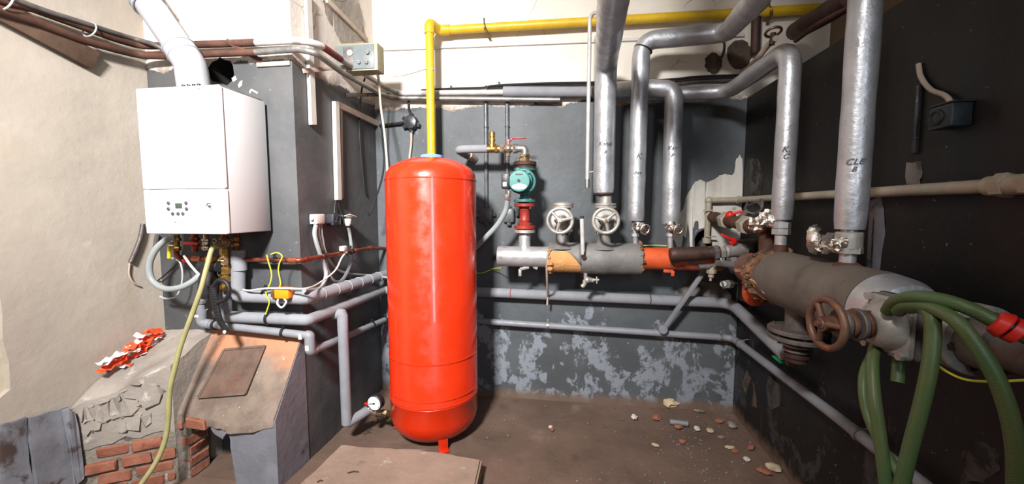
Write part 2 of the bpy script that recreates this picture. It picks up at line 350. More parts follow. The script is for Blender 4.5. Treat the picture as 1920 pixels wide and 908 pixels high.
def lump(bm, c, sc, jit=0.35, sub=2, flat=True):
    t = B(); bmesh.ops.create_icosphere(t, subdivisions=sub, radius=1); sd = V((random.random() * 50, random.random() * 50, 0))
    rz = Matrix.Rotation(random.random() * 6.3, 3, 'Z')
    for v in t.verts:
        k = 1 + jit * noise.noise(v.co * 1.6 + sd) + jit * 0.5 * noise.noise(v.co * 4 + sd)
        q = rz @ V((v.co.x * sc[0], v.co.y * sc[1], v.co.z * sc[2])) * k
        v.co = q + V(c)
    join(bm, t); return bm
def hexnut(bm, a, b, r): return lathe(bm, [(0, r * 0.93), (0.002, r), ((V(b) - V(a)).length - 0.002, r), ((V(b) - V(a)).length, r * 0.93)], a, V(b) - V(a), 6)
def jag(pts, amp, n=3):
    """subdivide and roughen a closed outline"""
    out = []; m_ = len(pts)
    for i in range(m_):
        a, b = V(pts[i]), V(pts[(i + 1) % m_])
        for k in range(n):
            p = a.lerp(b, k / n); d = (b - a).cross(V((0.31, 0.52, 0.77))).normalized()
            out.append(p + V((random.uniform(-1, 1), random.uniform(-1, 1), random.uniform(-1, 1))) * amp)
    return out

# ------------------------------------------------------------------ objects
ORG = {}
def mesh_of(name, bm, mats, smooth=True):
    me = bpy.data.meshes.new(name); bm.normal_update(); bm.to_mesh(me); bm.free()
    for mm in (mats if isinstance(mats, (list, tuple)) else [mats]): me.materials.append(MT[mm] if isinstance(mm, str) else mm)
    if smooth:
        me.polygons.foreach_set('use_smooth', [True] * len(me.polygons)); me.set_sharp_from_angle(angle=math.radians(38))
    return me
def thing(name, label, cat, loc, group=None):
    o = bpy.data.objects.new(name, None); COL.objects.link(o); o.location = loc; o.empty_display_size = 0.05
    o['label'] = label; o['category'] = cat
    if group: o['group'] = group
    ORG[o.name] = V(loc); return o
def part(name, bm, mats, parent, label=None, smooth=True, kind=None):
    o0 = ORG[parent.name]; bmesh.ops.translate(bm, vec=-o0, verts=bm.verts)
    o = bpy.data.objects.new(name, mesh_of(name, bm, mats, smooth)); COL.objects.link(o); o.parent = parent
    if label: o['label'] = label
    if kind: o['kind'] = kind
    ORG[o.name] = o0.copy(); return o
def solo(name, bm, mats, label=None, cat=None, group=None, kind=None, smooth=True):
    xs = [v.co for v in bm.verts]
    o0 = V(((min(p.x for p in xs) + max(p.x for p in xs)) / 2, (min(p.y for p in xs) + max(p.y for p in xs)) / 2, min(p.z for p in xs)))
    if kind == 'structure': o0 = V((0, 0, 0))
    bmesh.ops.translate(bm, vec=-o0, verts=bm.verts)
    o = bpy.data.objects.new(name, mesh_of(name, bm, mats, smooth)); COL.objects.link(o); o.location = o0
    if label: o['label'] = label
    if cat: o['category'] = cat
    if group: o['group'] = group
    if kind: o['kind'] = kind
    ORG[o.name] = o0; return o
def text_bm(s, size, o, xd, yd, th=0.0006, cyl_=None, shear=0.0):
    """lettering laid on a plane, or wrapped round a vertical cylinder (centre, radius)"""
    cu = bpy.data.curves.new('lettering', 'FONT'); cu.body = s; cu.size = size; cu.align_x = 'CENTER'; cu.shear = shear; cu.resolution_u = 3
    ob = bpy.data.objects.new('lettering_tmp', cu); COL.objects.link(ob)
    dg = bpy.context.evaluated_depsgraph_get(); me = bpy.data.meshes.new_from_object(ob.evaluated_get(dg))
    bpy.data.objects.remove(ob); bpy.data.curves.remove(cu)
    bm = B(); bm.from_mesh(me); bpy.data.meshes.remove(me); o = V(o); xd = V(xd).normalized(); yd = V(yd).normalized(); nd = xd.cross(yd)
    for v in bm.verts:
        x, y = v.co.x, v.co.y
        if cyl_:
            c, r = cyl_; d0 = V((o.x - c.x, o.y - c.y, 0)); a = math.atan2(d0.y, d0.x) + x / r
            v.co = V((c.x + math.cos(a) * (r + th), c.y + math.sin(a) * (r + th), o.z + y))
        else: v.co = o + xd * x + yd * y + nd * th
    return bm

# ================================================================== THE ROOM
def holed(outline, holes):
    bm = B(); es = []
    for lp in [outline] + holes:
        vs_ = [bm.verts.new(p) for p in lp]
        es += [bm.edges.new((vs_[i], vs_[(i + 1) % len(vs_)])) for i in range(len(vs_))]
    bmesh.ops.triangle_fill(bm, use_beauty=True, use_dissolve=False, edges=es); return bm
def recess(lp, d):
    bm = B(); d = V(d); a = [bm.verts.new(p) for p in lp]; c = sum((V(p) for p in lp), V()) / len(lp)
    b = [bm.verts.new((V(p) - c) * 0.85 + c + d) for p in lp]; n = len(a)
    for i in range(n): bm.faces.new((a[i], a[(i + 1) % n], b[(i + 1) % n], b[i]))
    bm.faces.new(b); return bm
ZC = 3.55
# floor, gently uneven
bm = B(); bmesh.ops.create_grid(bm, x_segments=120, y_segments=140, size=1)
for v in bm.verts:
    v.co = V((-0.35 + v.co.x * 2.3, 0.6 + v.co.y * 2.75, 0)); v.co.z = 0.010 * noise.noise(v.co * 2.2) + 0.004 * noise.noise(v.co * 9) - 0.008
floor = solo('floor', bm, 'floor', kind='structure')
bm = B(); box(bm, (-0.35, 0.6, ZC + 0.05), (4.7, 5.5, 0.1)); solo('ceiling', bm, 'ceiling', kind='structure')
# back wall with the broken hole near the corner
hole_px = [(1302, 448), (1308, 437), (1318, 431), (1331, 434), (1338, 446), (1336, 462), (1326, 474), (1312, 478), (1303, 468)]
hole = [Py(u, v, YB) for u, v in hole_px]
wall_back = solo('wall_back', holed([V((XS, YB, -0.03)), V((1.80, YB, -0.03)), V((1.80, YB, ZC)), V((XS, YB, ZC))], [hole]), 'wall_back', kind='structure')
part('broken_hole', recess(hole, (0, 0.12, 0)), 'black', wall_back, 'dark hole knocked through the plaster by the pipes')
# bare plaster where the paint is gone, lying just proud of the wall
bp = [(1258, 440), (1268, 412), (1284, 388), (1286, 368), (1303, 342), (1312, 337), (1324, 343), (1338, 338), (1350, 329), (1360, 327), (1372, 330), (1379, 322), (1380, 300), (1386, 290), (1392, 300), (1392, 380), (1388, 440), (1384, 470), (1335, 478), (1341, 458), (1338, 440), (1330, 430), (1318, 427), (1306, 432), (1298, 446), (1300, 470), (1272, 468)]
bm = B(); plate(bm, jag([Py(u, v, YB - 0.003) for u, v in bp], 0.0045, 4), (0, 0.0035, 0)); part('bare_plaster', bm, 'bare', wall_back, 'pale bare plaster where the grey paint has come away')
bm = B(); plate(bm, jag([Py(u, v, YB - 0.003) for u, v in [(1262, 548), (1300, 528), (1345, 530), (1372, 552), (1380, 590), (1340, 566), (1290, 560)]], 0.006, 4), (0, 0.0035, 0)); part('bare_plaster', bm, 'bare_dim', wall_back)
# round mortar patches where old pipes passed through
for (u, v, ru, rv_) in ((1386, 102, 24, 27), (1338, 118, 16, 20)):
    bm = B(); plate(bm, jag([Py(u + ru * math.cos(a * PI / 7), v + rv_ * math.sin(a * PI / 7), YB - 0.008) for a in range(14)], 0.006, 2), (0, 0.009, 0))
    part('mortar_patch', bm, 'brown_hole', wall_back, 'round brown mortar plug high on the white wall')
# cable strip along the white upper wall
bm = B(); bar(bm, Py(712, 93, YB - 0.01), Py(1395, 66, YB - 0.01), 0.02, 0.022); solo('trim_1', bm, 'whitepl', kind='structure')

# right-hand wall: thick dark lower wall with a ledge, upper wall set back
bm = B(); box(bm, ((XR + 1.80) / 2, 0.6, 1.165), (1.80 - XR, 5.1, 2.39)); wall_right = solo('wall_right', bm, 'wall_dark', kind='structure')
bm = B(); box(bm, (1.86, 0.6, ZC / 2), (0.12, 5.2, ZC)); solo('wall_right_upper', bm, 'wall_dark', kind='structure')
for k, pts in enumerate([[(1400, 695), (1413, 720), (1420, 765), (1407, 760), (1392, 720)], [(1440, 700), (1462, 722), (1464, 760), (1446, 772), (1436, 740)],
                         [(1405, 300), (1420, 296), (1432, 330), (1424, 372), (1406, 360)], [(1630, 380), (1652, 366), (1660, 440), (1640, 560), (1622, 560), (1636, 450)],
                         [(1800, 850), (1840, 830), (1870, 842), (1874, 880), (1850, 907), (1812, 900)], [(1700, 305), (1729, 303), (1727, 332), (1722, 350), (1697, 350)]]):
    bm = B(); plate(bm, jag([Px(u, v, XR - 0.002) for u, v in pts], 0.005, 3), (0.003, 0, 0)); part('bare_plaster', bm, ('brown_hole', 'scraped', 'scraped', 'smear', 'scraped', 'bare_dim')[k], wall_right)

# chimney breast: front face with a knocked-out hole, and its flank
ch_px = [(389, 128), (398, 116), (408, 112), (412, 107), (420, 112), (432, 114), (437, 124), (439, 140), (434, 153), (426, 160), (412, 156), (398, 152), (391, 142)]
ch = [Py(u, v, YC) for u, v in ch_px]
bm = holed([V((XL - 0.02, YC, -0.03)), V((XS, YC, -0.03)), V((XS, YC, ZC)), V((XL - 0.02, YC, ZC))], [ch])
f = [bm.verts.new(p) for p in (V((XS, YC, -0.03)), V((XS, YB, -0.03)), V((XS, YB, ZC)), V((XS, YC, ZC)))]; bm.faces.new(f)
bmesh.ops.remove_doubles(bm, verts=bm.verts, dist=1e-4)
wall_chimney = solo('wall_chimney', bm, 'wall_side', kind='structure', smooth=False)
part('flue_hole', recess(ch, (0, 0.2, 0)), 'black', wall_chimney, 'ragged black hole in the chimney breast beside the flue')
for px in ([(444, 160), (450, 150), (456, 148), (454, 162), (447, 168)], [(464, 170), (470, 164), (488, 174), (486, 178), (471, 169), (466, 178)], [(432, 146), (442, 140), (446, 150), (436, 156)]):
    bm = B(); cu_ = sum(p[0] for p in px) / len(px); cv_ = sum(p[1] for p in px) / len(px); plate(bm, [Py(cu_ + (u - cu_) * .7, cv_ + (v - cv_) * .7, YC - .002) for u, v in px], (0, .003, 0)); part('paint_flake', bm, 'bare', wall_chimney)
# raw cement field, ledge batten and lime lumps on the flank
bm = B(); plate(bm, jag([Px(u, v, XS + 0.004) for u, v in [(604, 0), (612, 30), (628, 56), (640, 80), (690, 80), (683, 60), (680, 35), (672, 0)]], 0.006, 4), (-0.005, 0, 0)); part('cement_patch', bm, 'cement', wall_chimney)
bm = B(); bar(bm, Px(612, 0, XS + 0.012), Px(688, 76, XS + 0.012), 0.02, 0.035); solo('trim_2', bm, 'trunk_dirty', kind='structure')
bm = B(); box(bm, (XS - 0.115, YC - 0.005, 2.392), (0.21, 0.014, 0.026), bev=0.004); solo('trim_3', bm, 'trunk_dirty', kind='structure')
# left-hand wall, an older cream coat beyond the edge of the beige plaster
bm = B(); box(bm, (XL - 0.085, 0.6, ZC / 2), (0.12, 5.2, ZC)); wall_left = solo('wall_left', bm, 'plaster_cream', kind='structure')
ys_ = [1.20, 1.20, 1.34] + [1.425 + 0.03 * (k > 9) + 0.014 * noise.noise(V((k * 0.7, 0, 0))) for k in range(23)] + [1.45]
zs_ = [-0.02, 0.60, 0.66] + [0.72 + k * 0.12 for k in range(23)] + [ZC]
bm = B(); prev = None
for y, z in zip(ys_, zs_):
    cur = [bm.verts.new((XL - 0.05, y, z)), bm.verts.new((XL, y + 0.004, z)), bm.verts.new((XL, YC, z))]
    if prev:
        for k in (0, 1): bm.faces.new((prev[k], prev[k + 1], cur[k + 1], cur[k]))
    prev = cur
bmesh.ops.recalc_face_normals(bm, faces=bm.faces); part('plaster_coat', bm, 'plaster_beige', wall_left, smooth=False)
bm = B(); box(bm, (-0.35, -2.05, ZC / 2), (4.7, 0.1, ZC)); solo('wall_front', bm, 'plaster_beige', kind='structure')

# ================================================================== CONCRETE STEP
st = [Pz(562, 905, 0.09), Pz(640, 832, 0.09), Pz(720, 838, 0.09), Pz(800, 846, 0.09), Pz(903, 860, 0.09), V((-0.42, 1.2, 0.09)), V((-1.40, 1.2, 0.09))]
st[0] = V((-1.40, 1.84, 0.09))
bm = B(); plate(bm, jag(st, 0.006, 5), (0, 0, -0.12)); bmesh.ops.bevel(bm, geom=[e_ for e_ in bm.edges if e_.is_manifold and e_.calc_face_angle(0) > 0.7 and min(v.co.z for v in e_.verts) > 0.05], offset=0.012, segments=2, affect='EDGES')
solo('concrete_step', bm, 'slab', 'low worn concrete step in front of the red tank', 'step')

# ================================================================== MASONRY PLINTHS UNDER THE BOILER
YF = 1.88                                                  # front of the right plinth
n_sl = V((0, -0.43, 0.27)).normalized() if False else None
zb, zf = 0.822, 0.405
def zslope(y): return zf + (zb - zf) * (y - YF) / (YC - YF)
SP, SN = V((0, YF, zf)), V((0, -(zb - zf), YC - YF)).normalized()
X0, X1 = -2.17, XS
plinth = thing('brick_plinth', 'collapsed brick plinth with sloping orange dusted top and grey rendered flank below the boiler pipes', 'plinth', ((X0 + X1) / 2, 2.0, 0))
top = [V((X0, YC - .004, zb)), V((X1, YC - .004, zb)), V((X1, YF, zf)), Pp(470, 797, SP, SN), Pp(428, 800, SP, SN), Pp(412, 790, SP, SN), Pp(388, 786, SP, SN), Pp(340, 778, SP, SN), Pp(318, 772, SP, SN), Pp(302, 762, SP, SN), Pp(318, 735, SP, SN), Pp(326, 690, SP, SN)]
top = [top[0]] + [top[1]] + jag(top[2:], 0.0, 1)
bm = B(); pts = []
for i, p in enumerate(top):
    q = top[(i + 1) % len(top)]
    for k in range(4):
        r_ = p.lerp(q, k / 4)
        if i >= 2: r_ = r_ + V((random.uniform(-1, 1), random.uniform(-1, 1), random.uniform(-.5, .5))) * 0.005
        pts.append(r_)
plate(bm, pts, (0, 0, -0.045)); part('sloping_top', bm, 'terracotta', plinth)
# rendered flank and front right of the opening
bm = B(); plate(bm, [V((X1 + 0.004, YC - .004, -0.02)), V((X1 + 0.004, YC - .004, zb - 0.012)), V((X1 + 0.004, YF, zf - 0.012)), V((X1 + 0.004, YF, -0.02))], (-0.07, 0, 0)); part('rendered_flank', bm, 'greyrender', plinth)
fp = [(515, 792), (430, 797), (414, 792), (390, 787), (394, 800), (403, 816), (418, 824), (424, 814), (428, 806), (432, 826), (434, 845), (438, 872), (444, 908), (446, 930)]
fp = [Py(u, v, YF) for u, v in fp]; fp.append(V((fp[-1].x, YF, -0.02))); fp.append(V((X1, YF, -0.02)))
bm = B(); plate(bm, jag(fp, 0.0035, 3), (0, 0.06, 0)); part('front_render', bm, 'greyrender', plinth)
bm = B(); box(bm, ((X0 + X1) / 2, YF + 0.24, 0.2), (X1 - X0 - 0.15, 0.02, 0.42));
part('ash_pit', bm, 'black', plinth, 'dark back of the void inside the broken plinth')
bm = B(); box(bm, ((X0 + X1) / 2, YF + 0.14, 0.0), (X1 - X0 - 0.15, 0.22, 0.03)); part('ash_bed', bm, 'floor', plinth)
def brick(parent, c, s, rot=None, mt='brick'):
    t = B(); box(t, (0, 0, 0), s, None, 0.006, 1)
    for v in t.verts: v.co += V((noise.noise(v.co * 25 + V(c) * 9), noise.noise(v.co * 25 + V(c) * 5 + V((9, 0, 0))), noise.noise(v.co * 25 + V(c)))) * 0.007
    if rot is not None: bmesh.ops.transform(t, matrix=rot.to_4x4(), verts=t.verts)
    bmesh.ops.translate(t, vec=c, verts=t.verts); return part('brick', t, mt, parent)
xa = Py(312, 850, YF).x; xb = Py(353, 850, YF).x
bm = B(); box(bm, ((xa + xb) / 2 + 0.000, YF + 0.070, 0.19), (xb - xa - 0.008, 0.125, 0.40)); part('mortar_bed', bm, 'mortar', plinth)
zz = -0.005
for k in range(6):
    h = 0.062; y = YF + 0.065 + random.uniform(-0.006, 0.006); w_ = xb - xa
    off = random.uniform(-0.012, 0.012) - (0.012 * (k - 3) if k > 3 else 0)
    if k % 2: brick(plinth, ((xa + xb) / 2 + off, y, zz + h / 2), (w_ + random.uniform(-.02, .01), 0.12, h - 0.008))
    else:
        sp = 0.45 + random.uniform(-0.1, 0.15)
        brick(plinth, (xa + w_ * sp / 2 + off, y, zz + h / 2), (w_ * sp - 0.008, 0.12, h - 0.008)); brick(plinth, (xa + w_ * (1 + sp) / 2 + off, y + 0.006, zz + h / 2), (w_ * (1 - sp) - 0.006, 0.12, h - 0.008))
    zz += h + 0.004
brick(plinth, Py(326, 797, YF - 0.012) + V((0, 0.06, 0)), (0.085, 0.11, 0.058)); c = Py(364, 797, YF - 0.03); brick(plinth, c + V((0, 0.055, 0)), (0.125, 0.11, 0.058), Matrix.Rotation(0.05, 3, 'Y'))
# cast iron hatch plate lying on the slope
hq = [Pp(u, v, SP + SN * 0.012, SN) for u, v in ((498, 648), (460, 740), (370, 747), (420, 655))]
hatch = thing('hatch_plate', 'square rusty cast iron hatch plate lying on the sloping orange plinth', 'hatch', sum(hq, V()) / 4)
bm = B(); plate(bm, hq, SN * -0.012); part('plate', bm, 'iron', hatch)
bm = B()
for a, b in zip(hq, hq[1:] + hq[:1]):
    c = sum(hq, V()) / 4; a2, b2 = a.lerp(c, 0.03), b.lerp(c, 0.03); bar(bm, a2, b2, 0.014, 0.010, SN)
part('raised_rim', bm, 'iron', hatch)

# lower brick plinth in the corner by the beige wall
PA, PB, PC, PD = V((XL + .004, 1.635, 0)), V((-2.185, 1.855, 0)), V((-2.185, YC - .004, 0)), V((XL + .004, YC - .004, 0))
fn = (PB - PA).cross(V((0, 0, 1))).normalized()            # its face looks out and to the room
if fn.y > 0: fn = -fn
def FP(u, v, d=0.0): return Pp(u, v, PA + fn * d, fn)
pl2 = thing('corner_plinth', 'crumbling plastered brick plinth against the beige wall, red tape on top', 'plinth', (-2.35, 1.95, 0))
def ztop(p): return 0.50 + 0.27 * (p.y - 1.635) / (YC - 1.635)
ft = [FP(145, 762), FP(180, 748), FP(235, 728), FP(290, 705), FP(314, 690)]
bm = B(); o_ = [V((XL, YC, 0.775)), V((-2.155, YC, 0.80))] + [p for p in reversed(ft)]; o_[-1] = V((XL, 1.635, ft[0].z))
vs_ = []
NXX = 14
for i in range(NXX + 1):                                   # draped uneven plaster top
    row = []
    for j in range(NXX + 1):
        a = i / NXX; fr = PA.lerp(PB, a); bk = PD.lerp(PC, a); b = j / NXX; p = fr.lerp(bk, b)
        fz = [ft[0].z, ft[1].z, ft[2].z, ft[3].z, ft[4].z]; x_ = a * 4; k = min(3, int(x_)); z0 = fz[k] + (fz[k + 1] - fz[k]) * (x_ - k)
        p.z = z0 + (0.79 - z0) * (b ** 0.85) + 0.014 * noise.noise(p * 14) + 0.02 * noise.noise(p * 6)
        row.append(bm.verts.new(p))
    vs_.append(row)
for i in range(NXX):
    for j in range(NXX): bm.faces.new((vs_[i][j], vs_[i + 1][j], vs_[i + 1][j + 1], vs_[i][j + 1]))
low = [bm.verts.new((r[0].co.x + fn.x * 0.004, r[0].co.y + fn.y * 0.004, 0.30 + 0.05 * noise.noise(r[0].co * 12))) for r in vs_]
for i in range(NXX): bm.faces.new((vs_[i][0], low[i], low[i + 1], vs_[i + 1][0]))
lw2 = [low[-1]] + [bm.verts.new((r_.co.x, r_.co.y, 0.0)) for r_ in vs_[-1][1:]]
for j in range(NXX): bm.faces.new((vs_[-1][j], lw2[j], lw2[j + 1], vs_[-1][j + 1]))
part('plaster_cap', bm, 'cement', pl2)
bm = B(); plate(bm, [PA - fn * 0.002, PB - fn * 0.002, PC, PD], (0, 0, 0.36)); bmesh.ops.translate(bm, vec=(0, 0, -0.02), verts=bm.verts); part('mortar_core', bm, 'mortar', pl2)
for i in range(5):                                         # plaster scabs on the face
    u, v = ((185, 772), (225, 764), (268, 740), (168, 800), (250, 790))[i]
    c = FP(u, v, 0.0); r_ = (0.06, 0.075, 0.08, 0.045, 0.065)[i]; ex = (PB - PA).normalized()
    bm = B(); plate(bm, jag([c + ex * (r_ * 1.2 * math.cos(a * PI / 5)) + V((0, 0, r_ * 0.8 * math.sin(a * PI / 5))) + fn * 0.008 for a in range(10)], 0.014, 3), fn * -0.03); part('plaster_scab', bm, 'cement', pl2)
ex = (PB - PA).normalized(); Lf = (PB - PA).length; rotf = frame(ex)
for k in range(5):                                         # brick courses showing under the plaster
    z = 0.035 + k * 0.074; x = 0.025 + (0.05 if k % 2 else 0)
    while x < Lf - 0.05:
        wdt = min(random.uniform(0.14, 0.19), Lf - x)
        if k < 4 or random.random() < 0.5:
            c = PA + ex * (x + wdt / 2) + fn * random.uniform(-0.006, 0.010) - fn * 0.04; brick(pl2, (c.x, c.y, z + random.uniform(-.004, .004)), (wdt - random.uniform(0.010, 0.022), 0.10, random.uniform(.052, .063)), rotf @ Matrix.Rotation(random.uniform(-.035, .035), 3, 'Y'))
        x += wdt
# weathered sheets propped against the foot of the beige wall
sh = []
for k, (q, dx) in enumerate([([(0, 800), (52, 782), (58, 905), (0, 925)], 0.02), ([(56, 782), (128, 764), (138, 870), (66, 905)], 0.035), ([(122, 768), (140, 772), (156, 850), (140, 872)], 0.05)]):
    pts = [Px(u, v, XL + dx) for u, v in q]; pts[2].z = max(pts[2].z - 0.12, 0.0); pts[3].z = max(pts[3].z - 0.12, 0.0)
    bm = B(); plate(bm, jag(pts, 0.006, 4), (-0.014, 0, 0))
    solo('metal_sheet', bm, 'sheet', ('rust streaked sheet at the frame edge leaning on the beige wall', 'blue grey weathered sheet leaning on the beige wall, between two others', 'narrow flaking sheet leaning beside the corner brick plinth')[k], 'sheet', 'sheets propped along the wall foot')
bm = B()
for i in range(26): lump(bm, (random.uniform(-2.50, -2.22), random.uniform(1.50, 1.66), random.uniform(0.0, 0.06)), V((1, 1, 0.7)) * random.uniform(0.02, 0.05), sub=1)
solo('mortar_rubble', bm, 'mortar', 'heap of grey mortar rubble at the foot of the corner plinth', 'rubble', kind='stuff', smooth=False)

# crumpled red and white tape on the corner plinth
def drape(p): 
    t = max(0, min(1, (p.y - 1.66) / (YC - 1.66))); return 0.54 + 0.25 * t
bm = B()
def ribbon(bm, path, w_, mi, seed):
    path = spline(path, 5); pv = None
    for i, p in enumerate(path):
        t = (path[min(i + 1, len(path) - 1)] - path[max(i - 1, 0)]).normalized(); a = noise.noise(V((seed, i * 0.35, 0))) * 1.6
        s = t.cross(V((0.3, -0.5, 1))).normalized(); nn = t.cross(s); d = s * math.cos(a) + nn * math.sin(a)
        q = p + V((0, 0, 1)) * 0.010 * noise.noise(V((seed * 3, i * 0.5, 4)))
        cur = (bm.verts.new(q - d * w_ / 2), bm.verts.new(q + nn * 0.008), bm.verts.new(q + d * w_ / 2))
        if pv:
            for k in (0, 1):
                f = bm.faces.new((pv[k], cur[k], cur[k + 1], pv[k + 1])); f.material_index = mi if (i // 4) % 3 else 1 - mi if seed % 2 else mi
        pv = cur
def T(u, v, h=0.0):                                        # a point on the plinth top near the wall
    p = Px(u, v, XL + 0.05)
    if p.y > YC - 0.03: p = Py(u, v, YC - 0.04)
    return p + V((h * 0.5, -h * 0.3, h))
strips = [([(186, 702), (205, 690), (228, 678), (238, 668)], .035, 0), ([(184, 690), (210, 680), (235, 668)], .03, 0), ([(190, 694), (215, 678), (236, 670), (262, 664)], .03, 1),
          ([(222, 690), (240, 684), (258, 676), (262, 664)], .055, 0), ([(232, 668), (246, 655), (262, 648), (282, 638), (304, 632)], .04, 0), ([(256, 642), (275, 632), (306, 630)], .035, 0),
          ([(238, 660), (252, 650), (262, 640)], .03, 1), ([(262, 672), (275, 655), (292, 648), (290, 656)], .03, 1), ([(268, 668), (274, 658), (290, 660)], .03, 0), ([(256, 684), (257, 694), (258, 705)], .02, 0), ([(228, 692), (246, 690), (262, 680)], .022, 1), ([(246, 668), (262, 656), (280, 646), (296, 640)], .045, 0), ([(250, 672), (262, 662), (276, 650)], .03, 0)]
for k, (pp, w_, mi) in enumerate(strips): ribbon(bm, [T(u, v, 0.012 + 0.012 * (k % 3)) for u, v in pp], w_ * 1.35, mi, k)
sol = solo('barrier_tape', bm, ['tape_red', 'tape_white'], 'crumpled red and white barrier tape on the corner plinth', 'tape', smooth=False)
md = sol.modifiers.new('thickness', 'SOLIDIFY'); md.thickness = 0.0015

# ================================================================== BOILER
BX0, BX1, BY0, BY1, BZ0, BZ1 = -2.225, -1.742, 1.81, 2.128, 1.424, 2.178
boiler = thing('gas_boiler', 'white wall hung gas boiler with small control panel on chimney breast', 'boiler', ((BX0 + BX1) / 2, (BY0 + BY1) / 2, BZ0))
ys = BY0 + 0.03
bm = B(); box(bm, ((BX0 + BX1) / 2, (ys + BY1) / 2, (BZ0 + BZ1) / 2), (BX1 - BX0 - 0.006, BY1 - ys, BZ1 - BZ0 - 0.004), bev=0.006); part('casing', bm, 'white_shaded', boiler)
zsp = Py(300, 355, BY0).z
bm = B(); box(bm, ((BX0 + BX1) / 2, (BY0 + ys) / 2, (zsp + 0.002 + BZ1) / 2), (BX1 - BX0, ys - BY0, BZ1 - zsp - 0.002), bev=0.008, seg=3); part('front_panel', bm, 'white', boiler)
bm = B(); box(bm, ((BX0 + BX1) / 2, (BY0 + ys) / 2 + 0.001, (zsp - 0.002 + BZ0) / 2), (BX1 - BX0, ys - BY0, zsp - 0.002 - BZ0), bev=0.008, seg=3); cpan = part('control_panel', bm, 'white', boiler)
bm = B(); box(bm, Py(335, 386, BY0), (0.040, 0.006, 0.028), bev=0.002); part('display', bm, 'display', cpan)
for u, v in ((316, 381), (349, 381), (316, 392), (350, 392), (324, 401), (334, 401), (343, 401)):
    c = Py(u, v, BY0); bm = B(); cyl(bm, c + V((0, 0.004, 0)), c - V((0, 0.004, 0)), 0.0098, 16, 0.002); part('button', bm, 'button', cpan)
c = Py(393.5, 386, BY0); bm = B(); torus(bm, c - V((0, 0.002, 0)), (0, 1, 0), 0.015, 0.003, 28, 8); cyl(bm, c, c - V((0, 0.006, 0)), 0.009, 20, 0.002); part('pressure_dial', bm, 'whitepl', cpan)
bm = B(); cyl(bm, c + V((0.003, -0.005, -0.003)), c + V((0.003, -0.008, -0.003)), 0.007, 12); u0 = c
for k in range(9):
    a = PI * (0.15 + 0.1 * k); bar(bm, c + V((math.cos(a) * .0145, -0.004, math.sin(a) * .0145)), c + V((math.cos(a + .32) * .0145, -0.006, math.sin(a + .32) * .0145)), 0.006, 0.003)
part('dial_marks', bm, 'darktext', cpan)
bm = B()
for k in range(14): x = Py(314 + k * 3.1, 408.5, BY0); box(bm, x - V((0, 0.0005, 0)), (0.006, 0.001, 0.0025))
part('printed_legend', bm, 'tape_white', cpan)
bm = B(); p0, p1 = Py(327, 416.3, BY0), Py(345, 417.8, BY0)
box(bm, p0 - V((-.003, 0.0005, 0)), (0.008, 0.001, 0.006))
for k in range(1, 9): box(bm, p0.lerp(p1, k / 8) - V((0, 0.0005, 0.0005)), (0.0045, 0.001, 0.003))
part('maker_print', bm, 'greytext', cpan)
bm = B()
for (u, v, w_) in ((364, 167, .008), (372, 166.6, .02), (366, 177, .013), (365.5, 181, .012), (368, 199, .02), (388, 199, .014)): box(bm, Py(u, v, BY0) - V((0, 0.0005, 0)), (w_, 0.001, 0.004))
part('printed_notes', bm, 'greytext', boiler)
bm = B(); box(bm, ((BX0 + BX1) / 2, (BY0 + BY1) / 2 + 0.01, BZ1 + 0.004), (BX1 - BX0 - 0.03, BY1 - BY0 - 0.03, 0.012), bev=0.004); part('top_plate', bm, 'galv', boiler)
bm = B(); c = V((-1.98, 1.97, BZ1)); 
for k in range(4): cyl(bm, c + V((0.03 * k, -0.12, 0)), c + V((0.03 * k, -0.12, 0.02)), 0.008, 10)
part('top_fitting', bm, 'blackpl', boiler)
# flue
FY = 1.97
fa, fb, fc, fd = Py(364, 160, FY), Py(358, 122, FY), Py(262, -18, FY), Py(240, -60, FY)
fd = fb + (fc - fb) * ((XL + .01 - fb.x) / (fc.x - fb.x)); fr = rw(fb, 54) * 0.93
flue = thing('flue_pipe', 'white plastic flue pipe leaning away from the top of the boiler', 'flue', fa)
bm = B(); fa2 = V((fa.x, FY, BZ1 + 0.004)); lathe(bm, [(0, fr * 1.10), (0.012, fr * 1.10), (0.02, fr * 1.03), (0.05, fr * 1.03)], fa2, (0, 0, 1), 32); part('collar', bm, 'flue', flue)
bm = B(); sweep(bm, fil([fa2 + V((0, 0, 0.03)), fb, fb.lerp(fc, 0.24)], 0.12, 10), fr * 1.04, 32); part('elbow', bm, 'flue', flue)
bm = B(); cyl(bm, fb.lerp(fc, 0.2), fc, fr * 0.94, 32); part('pipe', bm, 'flue', flue)
dd = (fc - fb).normalized()
for k, p in enumerate((fb.lerp(fc, 0.13), fb.lerp(fc, 0.23), fb.lerp(fc, 0.80), fb.lerp(fc, 0.86))):
    bm = B(); torus(bm, p, dd, fr * 1.03, 0.006, 36, 8); part('joint_ring', bm, 'flue', flue)
bm = B(); sweep(bm, fil([fb.lerp(fc, 0.80), fc, fd], 0.2, 8), fr * 1.04, 32); part('upper_socket', bm, 'flue', flue)

